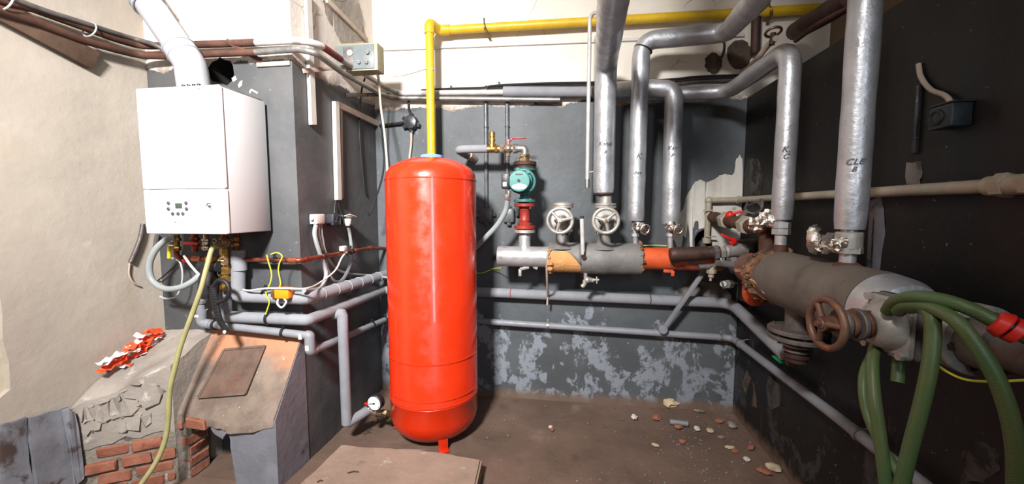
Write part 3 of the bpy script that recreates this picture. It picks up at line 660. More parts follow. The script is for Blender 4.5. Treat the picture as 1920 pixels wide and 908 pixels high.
# ================================================================== RED EXPANSION TANK
TX, TY, TR = -0.91, 2.58, 0.30
tank = thing('expansion_tank', 'tall red steel expansion tank standing on the floor', 'tank', (TX, TY, 0))
pr = [(0.012, 0), (0.016, .12), (0.03, .20), (0.052, .245), (0.085, .276), (0.125, .292), (0.165, TR)]
pr += [(0.285, TR), (0.289, TR + .003), (0.293, TR)]
pr += [(0.31, TR), (0.33, TR - .006), (0.335, TR)] if False else []
pr += [(1.748, TR)]
pr += [(1.79, .293), (1.826, .268), (1.858, .22), (1.884, .15), (1.898, .07), (1.902, 0)]
bm = B(); lathe(bm, pr, (TX, TY, 0), (0, 0, 1), 72); part('body', bm, 'red', tank)
for z in (Py(737, 651, TY).z, 0.345, 0.300, Py(731, 340, TY).z):
    bm = B(); lathe(bm, [(-.006, TR - .004), (-.003, TR + .0035), (.003, TR + .0035), (.006, TR - .004)], (TX, TY, z), (0, 0, 1), 72); part('weld_seam', bm, 'red', tank)
for a in (-60, 60, 180):
    a = math.radians(a); d = V((math.cos(a), math.sin(a), 0)); rt = frame(d); bm = B(); c = V((TX, TY, 0)) + d * 0.262
    box(bm, c + V((0, 0, 0.05)), (0.008, 0.062, 0.10), rt, .002); box(bm, c + d * 0.018 + V((0, 0, 0.005)), (0.045, 0.062, 0.010), rt, .002); part('foot', bm, 'red', tank)
bm = B(); lathe(bm, [(0, .074), (.012, .076), (.022, .070), (.026, .05), (.026, 0)], (TX + 0.005, TY, 1.893), (0, 0, 1), 32); part('cap', bm, 'blue', tank, 'pale blue plastic cap')
gp = Py(715, 779, 2.50); gz = gp.z
# gauge, valve and pipe stub feeding the tank
ga = thing('pressure_gauge', 'round white faced pressure gauge on brass fittings beside the red tank', 'gauge', V((gp.x, gp.y, 0.05)))
gy = 2.46; gc = Py(708, 753, gy - 0.03)
bm = B(); lathe(bm, [(0, .052), (.004, .056), (.04, .056), (.046, .05)], gc + V((-.01, -.03, 0)), V((0.12, 1, 0.05)), 36); bm2 = bm; part('case', bm2, 'blackpl', ga)
dn = V((-0.12, -1, -0.05)).normalized(); g0 = gc + V((-.01, -.03, 0))
bm = B(); cyl(bm, g0 - dn * 0.002, g0 + dn * 0.0025, 0.047, 36); dial = part('dial', bm, 'dial', ga)
xd = V((1, -0.12, 0)).normalized(); yd = V((0, 0, 1))
bm = B(); bar(bm, g0 + dn * .005 - xd * .034 - yd * .006, g0 + dn * .005 + xd * .010 + yd * .002, 0.0035, 0.001, dn); cyl(bm, g0 + dn * .003, g0 + dn * .007, .006, 12); part('needle', bm, 'blackpl', dial)
bm = B()
for k in range(21):
    a = math.radians(225 - k * 13.5); d = xd * math.cos(a) + yd * math.sin(a); bar(bm, g0 + dn * .003 + d * .037, g0 + dn * .003 + d * .043, .0018, .0008, dn)
part('scale_marks', bm, 'darktext', dial, kind='stuff')
a_, b_ = Py(690, 771, gy), Py(742, 782, gy + 0.08)
bm = B(); hexnut(bm, Py(683, 769, gy), Py(693, 770, gy), .022); cyl(bm, Py(690, 770, gy), Py(716, 774, gy), .020); ball(bm, Py(704, 772, gy), .028, 2); part('ball_valve', bm, 'nickel', ga)
bm = B(); hexnut(bm, Py(716, 774, gy), Py(726, 776, gy), .024); cyl(bm, Py(722, 775, gy), b_ + V((.03, .02, 0)), .021); cyl(bm, Py(728, 783, gy + .03), Py(745, 784, gy + .08), .028); part('tank_inlet', bm, 'bronze', ga)
bm = B(); cyl(bm, gc + V((0, 0.0, -0.05)), Py(708, 776, gy), .009); hexnut(bm, Py(707, 769, gy), Py(707, 764, gy), .014); part('gauge_stem', bm, 'brass', ga)
bm = B(); cyl(bm, Py(703, 776, gy), Py(703, 789, gy), .012); hexnut(bm, Py(703, 782, gy), Py(703, 788, gy), .018); ball(bm, Py(699, 783, gy), .014, 1); part('drain_cock', bm, 'bronze', ga)
bm = B(); bar(bm, Py(684, 756, gy + .02), Py(697, 760, gy + .02), .022, .008); part('lever', bm, 'redpl', ga, 'red lever behind the dial')

# ================================================================== YELLOW GAS PIPE
gas = thing('gas_pipe', 'yellow gas pipe rising behind the red tank and running along the white wall', 'pipe', Py(808, 300, 2.96))
g1, g2 = Py(808, 330, 2.93), Py(805, 44, 2.93); g3 = Py(842, 58, 3.07); g4 = Py(1588, 13, 3.07)
g1.x = g2.x; 
g4.x = min(g4.x, 1.795)
e1 = V((g2.x, 2.93, g3.z + 0.005)); e2 = V((g2.x + 0.03, 3.05, g3.z))
gr = rw(g1, 15.5)
bm = B(); sweep(bm, fil([V((g2.x, 2.93, 1.55)), e1, e2, g4], 0.05, 8), gr, 20); part('pipe', bm, 'yellow', gas)
bm = B(); sweep(bm, fil([e1 - V((0, 0, .08)), e1, e2, e2 + (g4 - e2).normalized() * .09], 0.055, 8), gr * 1.18, 20); part('elbow', bm, 'yellow', gas)
for u in (912, 1440):
    c = e2.lerp(g4, (Py(u, 48, 3.07).x - e2.x) / (g4.x - e2.x)); bm = B(); ax = (g4 - e2).normalized()
    torus(bm, c, (ax + V((0, 0, 0.35))).normalized(), gr + .006, .005, 24, 6); bar(bm, c + V((0.004, 0.0, -gr)), c + V((.02, 0.06, -gr - .03)), .02, .005); bar(bm, c + V((-0.01, -.02, gr + .03)), c + V((-.004, -.03, -gr)), .012, .005)
    part('hook_bracket', bm, 'bronze', gas)

# ================================================================== PAIR OF CONDUITS ROUND THE CHIMNEY BREAST
def conduit(nm, label, lw, fr_, sd, bk, rl, rc, split, red=None):
    P = [Px(u, v, XL + 0.055) for u, v in lw] + [Py(u, v, YC - 0.06) for u, v in fr_] + [Px(u, v, -1.47) for u, v in sd] + [Py(u, v, YB - 0.06) for u, v in bk]
    t = thing(nm, label, 'pipe', P[-1]); n = len(lw)
    L = fil(P, 0.14, 7); k = min(range(len(L)), key=lambda i: (L[i] - Py(split[0], split[1], YC - 0.06)).length)
    bm = B(); sweep(bm, L[:k + 1], [rl] * (k - 2) + [rl, rl * .98, rc * 1.05], 14); part('rusty_run', bm, 'rust', t)
    bm = B(); sweep(bm, L[k:], rc, 14); part('galvanised_run', bm, 'lightgrey_paint' if red else 'galv', t)
    if red:
        i0 = min(range(len(L)), key=lambda i: (L[i] - red[0]).length); i1 = min(range(len(L)), key=lambda i: (L[i] - red[1]).length)
        bm = B(); sweep(bm, L[min(i0, i1):max(i0, i1) + 1], rc * 1.06, 14); part('red_patch', bm, 'redbrown', t, 'patch of red primer on the bend')
    return L
cA = conduit('conduit', 'upper of the two steel conduits bending round the chimney breast', [(-40, -12), (60, 15), (150, 48), (215, 72), (262, 86)], [(300, 86), (480, 80), (586, 74)], [(640, 112), (730, 168)], [(752, 175), (946, 173)], .020, .0195, (442, 81), (Px(588, 77, -1.47), Px(622, 97, -1.47)))
cB = conduit('conduit', 'lower of the two steel conduits bending round the chimney breast', [(-30, 8), (70, 42), (150, 74), (215, 92), (262, 104)], [(305, 105), (480, 98), (560, 92), (592, 99)], [(640, 135), (712, 176)], [(735, 184), (1050, 187)], .020, .018, (442, 98))
bm = B(); sweep(bm, spline([Px(u, v, XL + .075) for u, v in ((-20, -18), (30, 0), (90, 22), (160, 44), (215, 62), (255, 74))] + [Py(290, 84, YC - .10), Py(312, 98, YC - .07), Py(335, 118, YC - .05)], 6), .013, 10)
solo('corrugated_conduit', bm, 'dustcast', 'grey flexible conduit lying above the rusty pipes on the beige wall', 'conduit')
bm = B(); torus(bm, Px(168, 56, XL + .06), (0, 1, -.3), .040, .004, 24, 6); solo('cable_tie', bm, 'clear', 'pale tie strapping the flexible conduit to the rusty pipes', 'tie')
bm = B(); torus(bm, Px(8, 2, XL + .06), (0, 1, -.3), .046, .004, 24, 6); solo('cable_tie', bm, 'clear', 'pale tie round the pipes at the frame corner', 'tie')
bm = B(); bar(bm, Px(-10, 12, XL + .026), Px(176, 114, XL + .026), .045, .10, (0.2, 0, 1), .006); solo('timber_board', bm, 'wood', 'dark stained board fixed slanting on the beige wall under the pipes', 'board')
for k, (a, b, lb) in enumerate([(Py(424, 76, YC - .085), Py(490, 114, YC - .012), 'rusty flat steel strap crossing both conduits on the white chimney front'), (Px(568, 133, XS + .02), Px(662, 124, XS + .10), 'brown flat strap under the grey control box'), (Px(650, 178, XS + .02), Px(738, 178, XS + .14), 'grey flat strap carrying the conduits in the wall corner')]):
    bm = B(); bar(bm, a, b, .006, .026, (0, -0.3, 1), .001); solo('strap_bracket', bm, ('rust', 'trunk_dirty', 'dustcast')[k], lb, 'bracket')

# ================================================================== CONTROL BOX, TRUNKING, SOCKETS, CABLES
by = 2.60
q = [Py(612, 80, by), Py(707, 79, by), Py(707, 131, by), Py(634, 131, by)]
x0, x1, z1, z0 = XS + 0.012, q[1].x, q[1].z, q[2].z
cb = thing('control_box', 'pale green steel control box with grey front panel in the chimney corner', 'box', ((x0 + x1) / 2, by + .06, z0))
bm = B(); box(bm, ((x0 + x1) / 2, by + .05, (z0 + z1) / 2), (x1 - x0, .10, z1 - z0), bev=.004); part('case', bm, 'boxgreen', cb)
bm = B(); box(bm, ((x0 + x1) / 2 - .008, by - .003, (z0 + z1) / 2), (x1 - x0 - .03, .008, z1 - z0 - .022), bev=.002); fpn = part('front_panel', bm, 'boxglass', cb)
bm = B(); box(bm, ((x0 * .72 + x1 * .28), by - .008, (z0 + z1) / 2 + .015), (.07, .003, .10), bev=.001); part('meter_window', bm, 'dustcast', fpn)
for k, (u, v, r_) in enumerate(((657, 100, .020), (690, 99, .013), (674, 117, .013), (688, 117, .013))):
    c = Py(u, v, by - .006); bm = B(); cyl(bm, c, c - V((0, .014, 0)), r_, 18, .003); bar(bm, c - V((r_ * .7, .016, 0)), c + V((r_ * .7, -.016, 0)), .004, .004); part('knob', bm, 'whitepl' if k == 0 else 'galv', fpn)

def strip(bm, px, x, t, off=(1, 0, 0)): plate(bm, [Px(u, v, x) for u, v in px], V(off) * t); return bm
bm = B(); strip(bm, [(569, -10), (578, -10), (588, 234), (579, 234)], XS + .004, .022)
solo('cable_trunking', bm, 'whitepl', 'long white cable trunking strip hanging down the chimney flank', 'trunking')
tr = thing('cable_trunking', 'white trunking with a vertical leg and dusty slanting arm above the black socket', 'trunking', Px(630, 376, XS))
bm = B(); strip(bm, [(622, 190), (629, 191), (634, 375), (627, 375)], XS + .004, .028); part('vertical_leg', bm, 'whitepl', tr)
bm = B(); strip(bm, [(628, 190), (707, 228), (707, 238), (632, 203)], XS + .004, .022); part('slanting_arm', bm, 'trunk_dirty', tr)
bm = B(); strip(bm, [(636, 205), (639, 206), (641, 372), (638, 372)], XS + .003, .012); solo('conduit_strip', bm, 'trunk_dirty', 'thin grey strip beside the vertical white trunking leg', 'strip')

def plain_cable(name, pts, r, mt, label, cat='cable', n=8, seg=8):
    return solo(name, sweep(B(), spline(pts, n), r, seg), mt, label, cat)
# junction box blackened on the back wall
jb = thing('junction_box', 'black round junction box with glands on the back wall beside the yellow pipe', 'junction box', Py(770, 230, YB))
c = Py(771, 230, YB - .03); bm = B(); lathe(bm, [(-.03, .058), (.02, .058), (.03, .05), (.036, .02), (.036, 0)], c, (0, -1, 0), 10); part('case', bm, 'blackgl', jb)
for a in (90, 210, -20, 270, 150):
    d = V((math.cos(math.radians(a)), 0, math.sin(math.radians(a)))); bm = B(); hexnut(bm, c + d * .05, c + d * .078, .018); part('gland', bm, 'blackgl', jb)
plain_cable('black_cable', [Py(712, 236, YB - .02), Py(735, 233, YB - .03), c + V((-.07, 0, .0))], .012, 'cable_black', 'thick black cable from the wall corner into the round junction box')
plain_cable('thin_cable', [c + V((0, 0, -.07)), Py(771, 270, YB - .02), Py(768, 296, YB - .02), Py(768, 330, YB - .02)], .009, 'trunk_dirty', 'dusty cable dropping from the round junction box behind the red tank')
plain_cable('thin_cable', [c + V((-.01, 0, .07)), Py(766, 200, YB - .02), Py(766, 184, YB - .03)], .008, 'cable_black', 'short black cable rising from the round junction box to the conduits')
plain_cable('ivory_cable', [Py(707, 138, 2.66), Py(711, 158, 2.8), Py(714, 200, 2.85), Py(722, 260, 2.8), Py(727, 330, 2.75), Py(730, 420, 2.7), Py(727, 470, 2.72), Py(735, 497, 2.74)], .008, 'ivory', 'ivory cable hanging from the control box down beside the red tank')
plain_cable('black_cable', [Py(709, 138, 2.67), Py(712, 165, 2.9), Py(717, 260, 3.0), Py(720, 300, 3.0), Py(716, 335, 2.95), Py(702, 380, 2.85), Py(693, 402, 2.8), Py(690, 398, 2.79)], .007, 'cable_black', 'loose black cable hanging and kinked in the wall corner')
plain_cable('black_cable', [Px(684, 147, XS + .10), Px(678, 170, XS + .04), Px(674, 220, XS + .015), Px(676, 275, XS + .012), Px(682, 340, XS + .010), Px(685, 365, XS + .01)], .006, 'cable_black', 'thin black cable from the control box down the chimney flank')
plain_cable('ivory_cable', [Py(714, 143, 2.66), Py(755, 141, 2.72), Py(800, 129, 2.905), Py(812, 130, 2.905)], .006, 'ivory', 'ivory cable from the control box tied to the yellow pipe')

# white socket box with grey cables, black socket pair, plug
sb = thing('junction_box', 'white square junction box on the chimney flank with grey cables below', 'junction box', Px(592, 412, XS))
c0 = Px(595, 411, XS + .03); bm = B(); box(bm, c0, (.05, .085, .062), bev=.006, seg=3); part('case', bm, 'whitepl', sb); bm = B(); cyl(bm, c0 + V((0, -.04, .005)), c0 + V((0, -.06, .005)), .012, 14); part('gland', bm, 'whitepl', sb)
def cab(pts, r, mt, label, nm='grey_cable'): plain_cable(nm, pts, r, mt, label)
cab([c0 + V((.005, -.022, -.03)), Px(590, 440, XS + .04), Px(598, 470, XS + .05), Px(609, 500, XS + .05), Px(611, 520, XS + .06), Px(600, 541, XS + .07), Px(570, 545, XS + .10)], .013, 'greypl', 'grey cable from the white junction box curling to the orange valve actuator')
cab([c0 + V((.005, .0, -.03)), Px(597, 440, XS + .03), Px(604, 470, XS + .03), Px(616, 512, XS + .05), Px(628, 528, XS + .05), Px(642, 525, XS + .05), Px(655, 500, XS + .04), Px(659, 470, XS + .04), Px(656, 440, XS + .04), Px(653, 426, XS + .045)], .011, 'greypl', 'grey cable looping from the white junction box up to the white plug')
cab([c0 + V((.005, .025, -.03)), Px(604, 445, XS + .03), Px(612, 478, XS + .03), Px(632, 505, XS + .03), Px(660, 514, XS + .03), Px(700, 517, XS + .05), Py(740, 522, 2.9), Py(760, 520, 2.95)], .009, 'greypl', 'grey cable from the white junction box running behind the red tank')
bs = thing('socket', 'black double wall socket under the vertical white trunking', 'socket', Px(630, 412, XS))
c1 = Px(626, 412, XS + .025); bm = B(); box(bm, c1, (.05, .09, .075), bev=.004); part('case', bm, 'blackgl', bs); c2 = Px(641, 412, XS + .024); bm = B(); box(bm, c2, (.045, .05, .07), bev=.004); part('case', bm, 'blackpl', bs)
bm = B(); torus(bm, Px(635, 411, XS + .05), (1, 0, 0), .022, .004, 20, 6); part('socket_ring', bm, 'blackgl', bs)
for (u0, v0, u1, v1, lb) in ((630, 376, 627, 400, 'black lead from the trunking to the first half of the socket'), (633, 376, 640, 400, 'black lead from the trunking to the second half of the socket')):
    plain_cable('socket_lead', [Px(u0, v0, XS + .012), Px((u0 + u1) / 2 - 1, (v0 + v1) / 2, XS + .015), Px(u1, v1, XS + .02)], .006, 'cable_black', lb)
pg = thing('plug', 'white mains plug with open flap pushed in beside the black socket', 'plug', Px(653, 418, XS))
c3 = Px(652, 414, XS + .055); bm = B(); lathe(bm, [(0, .015), (.02, .024), (.05, .026)], c3 + V((0, 0, -.035)), (0, 0, 1), 18); part('body', bm, 'whitepl', pg)
bm = B(); box(bm, c3 + V((.01, .012, .028)), (.06, .085, .006), frame((1, 0, .3), (0, 0.25, 1)), .002); part('flap', bm, 'whitepl', pg)
# lead with angled plug
wp = thing('angled_plug', 'small white angled plug clipped on the copper pipe', 'plug', Px(645, 466, XS))
c4 = Px(645, 467, XS + .075); bm = B(); box(bm, c4 + V((0, -.008, .004)), (.035, .05, .035), bev=.006); box(bm, c4 + V((0, .014, -.01)), (.03, .025, .045), bev=.006); part('body', bm, 'whitepl', wp)
plain_cable('white_lead', [c4 + V((0, .014, -.03)), Px(640, 485, XS + .07), Px(628, 508, XS + .08), Px(600, 530, XS + .09), Py(575, 541, YC - .16), Py(540, 541, YC - .16), Py(500, 541, YC - .15), Py(468, 545, YC - .13), Py(455, 543, YC - .08)], .0055, 'whitepl', 'thin white lead from the angled plug drooping past the orange actuator')
plain_cable('white_lead', [Py(345, 480, 2.02), Py(356, 496, 2.0), Py(370, 512, 1.99), Py(376, 518, 1.99)], .007, 'whitepl', 'short white lead below the boiler between copper pipe and black filter')

# vertical painted conduits with black boxes beside the tank
for k, (u0, v0, u1, v1, bx, byv) in enumerate([(914, 188, 912, 386, 911, 404), (949, 188, 951, 384, 954, 404)]):
    p0, p1 = Py(u0, v0, YB - .014), Py(u1, v1, YB - .014); p0.x = p1.x
    solo('wall_conduit', tube([p0, p1], .016, seg=10), 'greypaint', ('grey painted conduit down the back wall beside the red tank', 'grey painted conduit down the back wall behind the teal pump')[k], 'conduit')
    b = thing('junction_box', ('dark junction box on the back wall close to the red tank', 'dark junction box on the back wall behind the grey pump cable')[k], 'junction box', Py(bx, byv, YB))
    c = Py(bx, byv, YB - .028); bm = B(); box(bm, c, ((.115, .05, .12), (.095, .05, .115))[k], bev=.02); part('case', bm, 'greypaint', b)
    for d in (V((-1, 0, -.1)), V((1, 0, .1)), V((0, 0, -1)), V((0, 0, 1))):
        bm = B(); hexnut(bm, c + d * .055, c + d * .08, .018); part('gland', bm, 'greypaint', b)
    for zf_ in (.25, .6):
        bm = B(); pz = p0.lerp(p1, zf_); torus(bm, pz, (0, 0, 1), .017, .004, 16, 6); solo('conduit_clip', bm, 'greypaint', ('upper ' if zf_ < .5 else 'lower ') + ('painted clip on the conduit nearer the red tank', 'painted clip on the conduit behind the pump')[k], 'clip', ('clips of the conduit nearer the red tank', 'clips of the conduit behind the pump')[k])
# cable bundle along the back wall above the paint line
for k, dv in enumerate((0, 5, 9)):
    plain_cable('wall_cable', [Py(u, v + dv, YB - .02 - .004 * k) for u, v in ((912, 166), (925, 161), (1000, 157), (1100, 155), (1180, 153), (1260, 149), (1310, 144), (1395, 141))], (.009, .007, .010)[k], 'cable_black' if k < 2 else 'dustcast', ('topmost dusty cable of the bundle along the white wall', 'middle thin cable of the bundle along the white wall', 'lowest grey cable of the bundle along the white wall')[k])
plain_cable('wall_cable', [Py(u, v, YB - .02) for u, v in ((790, 169), (845, 166), (905, 164), (930, 160), (960, 160))], .007, 'cable_black', 'dark cable lying just above the conduits left of the pump')
for u, v, lb in ((846, 165, 'dark clip on the white wall cable close to the yellow pipe'), (912, 165, 'dark clip where the cable bundle starts above the first grey conduit'), (936, 158, 'dark clip on the cable bundle above the conduit behind the pump'), (1264, 152, 'dark clip on the cable bundle above the shortest lagged riser')):
    bm = B(); box(bm, Py(u, v, YB - .012), (.014, .024, .034), bev=.003); solo('cable_clip', bm, 'blackgl', lb, 'clip', 'cable clips on the white wall')
plain_cable('wall_cable', [Py(1352, 72, YB - .02), Py(1358, 82, YB - .02), Py(1356, 100, YB - .025), Py(1350, 112, YB - .02)], .008, 'cable_black', 'black cable end hanging between the two round mortar plugs')
# tall thin bent pipe
bm = tube([Py(1126, 22, 2.80), Py(1112, 25, 2.88), Py(1106, 34, 2.9), Py(1101, 350, 2.9)], rw(Py(1104, 200, 2.9), 7.5), .06, 12); thn = thing('vent_pipe', 'thin grey vertical pipe with bent top left of the thickest lagged riser', 'pipe', Py(1101, 350, 2.9)); part('pipe', bm, 'lightgrey_paint', thn)
bm = B(); cyl(bm, Py(1105, 323, 2.9), Py(1113, 322, 2.9), .005, 8); part('side_nipple', bm, 'lightgrey_paint', thn)
bm = B(); cyl(bm, Py(1101, 336, 2.9), Py(1101, 352, 2.9), rw(Py(1101, 350, 2.9), 9), 12); part('end_socket', bm, 'galv', thn)

# ================================================================== GREY PLASTIC AND FOAM PIPES
YP = YC - 0.08                                             # run along the chimney front
XP = XS + 0.075                                            # run along the flank
def clampring(p, ax, r, parent=None, label=None, wall=None, mt='blackpl'):
    bm = B(); u, w_, a = basis(ax); lathe(bm, [(-.008, r + .001), (-.008, r + .006), (.008, r + .006), (.008, r + .001)], p, ax, 24)
    if wall is not None: cyl(bm, V(p) + V(wall).normalized() * r, V(p) + V(wall), .005, 8)
    up = V((0, 0, 1)); side = up.cross(V(ax)).normalized()
    bar(bm, V(p) + up * (r + .002), V(p) + up * (r + .03), .012, .006, side); cyl(bm, V(p) + up * (r + .018) - side * .012, V(p) + up * (r + .018) + side * .012, .004, 8)
    if parent: return part('pipe_clamp', bm, mt, parent)
# 1: upper foam pipe
r1 = rw(Py(446, 520, YP), 24)
f1 = [Py(447, 470, YP), Py(447, 557, YP), V((XP, YP, 0)), None]
a1 = Py(447, 557, YP); c1_ = Py(585, 556, YP); c1_.x = XP; z1_ = (a1.z + Py(560, 557, YP).z) / 2
t1 = thing('foam_pipe', 'upper grey foam lagged pipe from the boiler round the chimney corner', 'pipe', Py(447, 557, YP))
P1 = [Py(447, 469, YP), V((Py(447, 557, YP).x, YP, z1_)), V((XP + .01, YP, z1_)), Px(735, 512, XP + .02)]
bm = B(); sweep(bm, fil([P1[0], P1[1], P1[1] + V((.06, 0, 0))], .012, 2), r1, 24); part('drop_length', bm, 'foam', t1)
bm = B(); sweep(bm, fil([P1[1] + V((.055, 0, 0)), P1[2], P1[3]], .02, 2), r1, 24); part('run_length', bm, 'foam', t1)
for k in range(6):
    p = P1[2].lerp(P1[3], .12 + .13 * k); bm = B(); lathe(bm, [(-.003, r1), (0, r1 + .004), (.003, r1)], p, P1[3] - P1[2], 24); part('taped_joint', bm, 'foam', t1)
bm = B(); lathe(bm, [(-.03, r1), (-.03, r1 + .003), (.03, r1 + .003), (.03, r1)], P1[0] - V((0, 0, .09)), (0, 0, 1), 24); part('taped_joint', bm, 'foam', t1)
# 2: middle foam pipe with the drop to the gauge
r2 = rw(Py(500, 597, YP), 21)
t2 = thing('foam_pipe', 'middle grey foam lagged pipe with elbow and drop to the gauge', 'pipe', Py(640, 800, YP))
z2 = Py(520, 598, YP).z; xk = Py(605, 594, YP).x
P2 = [Py(424, 552, YP + .01), V((Py(424, 598, YP).x, YP, z2)), V((XP + .015, YP, z2)), Px(718, 545, XP + .015), Py(740, 540, YB - .06)]
bm = B(); sweep(bm, fil([P2[0] + V((0, 0, .04)), P2[1], P2[1] + V((.05, 0, 0))], .02, 3), r2 * 1.02, 24); part('elbow_length', bm, 'foam', t2)
bm = B(); sweep(bm, fil([P2[1] + V((.045, 0, 0)), P2[2], P2[3], Py(742, 543, YB - .06)], .02, 3), r2, 24); part('run_length', bm, 'foam', t2)
el = Px(626, 590, XP + .015); drp = V((el.x + .10, el.y + .0, el.z + .012)); dq = Py(642, 588, el.y); dq.z = el.z + .012
dz = Py(650, 800, el.y).z
bm = B(); sweep(bm, fil([el, dq, V((dq.x, dq.y, dq.z - .12))], .012, 2), r2, 24); part('elbow_length', bm, 'foam', t2)
b0 = V((dq.x + .004, dq.y - .0, dz + .02)); b1 = Py(688, 771, gy)
bm = B(); sweep(bm, [V((dq.x, dq.y, dq.z - .115)), b0], r2 * .98, 24); part('drop_length', bm, 'foam', t2)
bm = B(); sweep(bm, fil([b0 + V((0, 0, .06)), b0, b1], .012, 2), r2 * .97, 24); part('foot_length', bm, 'foam', t2)
# 3: thin plastic pipe low on the plinth
r3 = rw(Py(500, 620, YP), 14.5)
t3 = thing('plastic_pipe', 'thin grey plastic pipe along the top of the orange plinth round the chimney corner', 'pipe', Py(500, 620, YP))
z3 = Py(480, 622, YP).z + .0
q3 = [Py(377, 550, YP), V((Py(377, 606, YP).x, YP, Py(377, 606, YP).z)), Py(575, 629, YP - .0)]
q3b = V((XP + .02, YP, q3[2].z)); q3c = V((q3b.x, YP, Py(585, 660, YP).z)); q3d = Px(728, 597, XP + .0)
bm = B(); sweep(bm, fil([q3[0], q3[1], q3[2], q3b, q3c, q3c + (q3d - q3c) * .05, q3d, Py(745, 594, YB - .06)], .03, 5), r3, 18); part('pipe', bm, 'ppr', t3)
bm = B(); sweep(bm, fil([q3[0] - V((0, 0, .10)), q3[1], q3[1] + V((.07, 0, -.004))], .03, 5), r3 * 1.22, 18); part('elbow_socket', bm, 'ppr', t3)
bm = B(); sweep(bm, fil([q3[2], q3b, q3c, q3c + (q3d - q3c) * .04], .035, 6), r3 * 1.25, 18); part('elbow_socket', bm, 'ppr', t3)
for p in (Py(565, 629, YP), ): bm = B(); box(bm, p + V((.012, -r3 * 1.2, 0)), (.022, .004, .03)); part('white_label', bm, 'whitepl', t3)
bm = B(); box(bm, q3c + V((0, -r3 * 1.2, .03)), (.022, .004, .03)); part('white_label', bm, 'whitepl', t3)
bm = B(); box(bm, q3[1] + V((0, -r3 * 1.2, .05)), (.03, .004, .014)); part('white_label', bm, 'whitepl', t3)
clampring(Py(532, 624, YP), (1, 0, 0), r3, t3, wall=(0, .07, 0)); clampring(Py(403, 610, YP), (1, 0, 0), r3, t3, wall=(0, .07, 0)); clampring(q3c.lerp(q3d, .72), q3d - q3c, r3, t3, wall=(-.07, 0, 0)); clampring(q3c.lerp(q3d, .93), q3d - q3c, r3, t3, wall=(-.07, 0, 0))
clampring(Py(378, 566, YP), (0, 0, 1), r3, t3, mt='galv')
clampring(Py(505, 597, YP), (1, 0, 0), r2, t2, wall=(0, .07, 0)); clampring(Py(498, 552, YP), (1, 0, 0), r1 * .7, t1, wall=(0, .07, 0))
# orange actuator on pipe 1
ac = thing('valve_actuator', 'orange plastic valve actuator on the upper foam pipe', 'actuator', Py(530, 550, YP))
ca = Py(530, 549, YP - r1 - .012); bm = B(); box(bm, ca, (.105, .045, .062), bev=.006); part('case', bm, 'orange', ac)
bm = B(); box(bm, ca + V((-.04, -.002, 0)), (.012, .05, .066), bev=.002); part('band', bm, 'bronze', ac); bm = B(); bar(bm, ca + V((-.065, 0, -.01)), ca + V((-.045, 0, -.01)), .03, .03); part('valve_neck', bm, 'bronze', ac)
plain_cable('clear_tube', [ca + V((-.02, -.01, -.03)), ca + V((-.02, -.02, -.06)), ca + V((.01, -.025, -.08)), ca + V((.035, -.02, -.05)), ca + V((.02, -.015, -.03))], .006, 'clear', 'small loop of clear tube under the orange actuator')
for k, pts in enumerate([[(500, 478), (503, 490), (509, 512), (507, 530), (499, 550), (505, 565), (502, 578), (498, 590)], [(508, 477), (520, 474), (529, 481), (524, 494), (522, 508), (526, 530), (524, 540)]]):
    plain_cable('earth_wire', [Py(u, v, YP - .045) for u, v in pts], .0036, 'yg', ('yellow green earth wire hanging from the copper pipe to the foam pipe clamp', 'yellow green earth wire from the copper pipe clamp to the orange actuator')[k], 'wire')

# pipes on the back wall beyond the tank and down the dark wall
ry = YB - .075
def clip(p, r, parent, n=(0, -1, 0)):
    bm = B(); lathe(bm, [(-.009, r), (-.009, r + .004), (.009, r + .004), (.009, r)], p, (1, 0, 0) if abs(n[1]) else (0, 1, 0), 20); box(bm, V(p) + V((0, 0, r + .012)), (.016, .016, .03), bev=.003); cyl(bm, V(p) + V(n) * r, V(p) + V(n) * (r + .012), .006, 10); return part('pipe_clamp', bm, 'galv', parent)
u1_, l1_ = Py(742, 543, ry), Py(742, 593, ry)
ra = rw(Py(1100, 555, ry), 19) ; rb = rw(Py(1100, 615, ry), 12)
t4 = thing('foam_pipe', 'grey foam lagged pipe along the back wall and down the dark wall', 'pipe', Py(1100, 555, ry))
xr_ = XR - .075
A0, A1 = Py(745, 541, ry), Py(1340, 568, ry); A1.x = xr_; A2 = Px(1472, 664, xr_)
bm = B(); sweep(bm, fil([A0, A1, A2], .10, 6), ra, 20); part('pipe', bm, 'foam', t4)
for u in (958, 1219): 
    p = A0.lerp(A1, (Py(u, 552, ry).x - A0.x) / (A1.x - A0.x)); bm = B(); lathe(bm, [(-.003, ra), (0, ra + .0025), (.003, ra)], p, (1, 0, 0), 24); part('taped_joint', bm, 'flangered' if u < 1000 else 'blackpl', t4)
bm = B(); cyl(bm, A2, A2 + (A2 - A1).normalized() * .06, ra * .7, 14); hexnut(bm, A2 + (A2 - A1).normalized() * .05, A2 + (A2 - A1).normalized() * .09, ra * .9); part('end_valve', bm, 'bronze', t4)
bm = B(); bar(bm, Px(1450, 668, xr_ - .03), Px(1466, 681, xr_ - .04), .018, .010); part('lever', bm, 'greenlev', t4, 'small green lever')
t5 = thing('plastic_pipe', 'thin grey plastic pipe low along the back wall and down the dark wall', 'pipe', Py(1100, 615, ry))
B0, B1 = Py(745, 592, ry), Py(1366, 634, ry); B1.x = xr_ + .02; B2 = Px(1570, 783, xr_ + .02); B3 = Px(1790, 956, xr_ + .02)
bm = B(); sweep(bm, fil([B0, B1, B2, B3], .06, 6), rb, 18); part('pipe', bm, 'ppr', t5)
for u in (1027, 1352): clip(B0.lerp(B1, (Py(u, 612, ry).x - B0.x) / (B1.x - B0.x)), rb, t5)
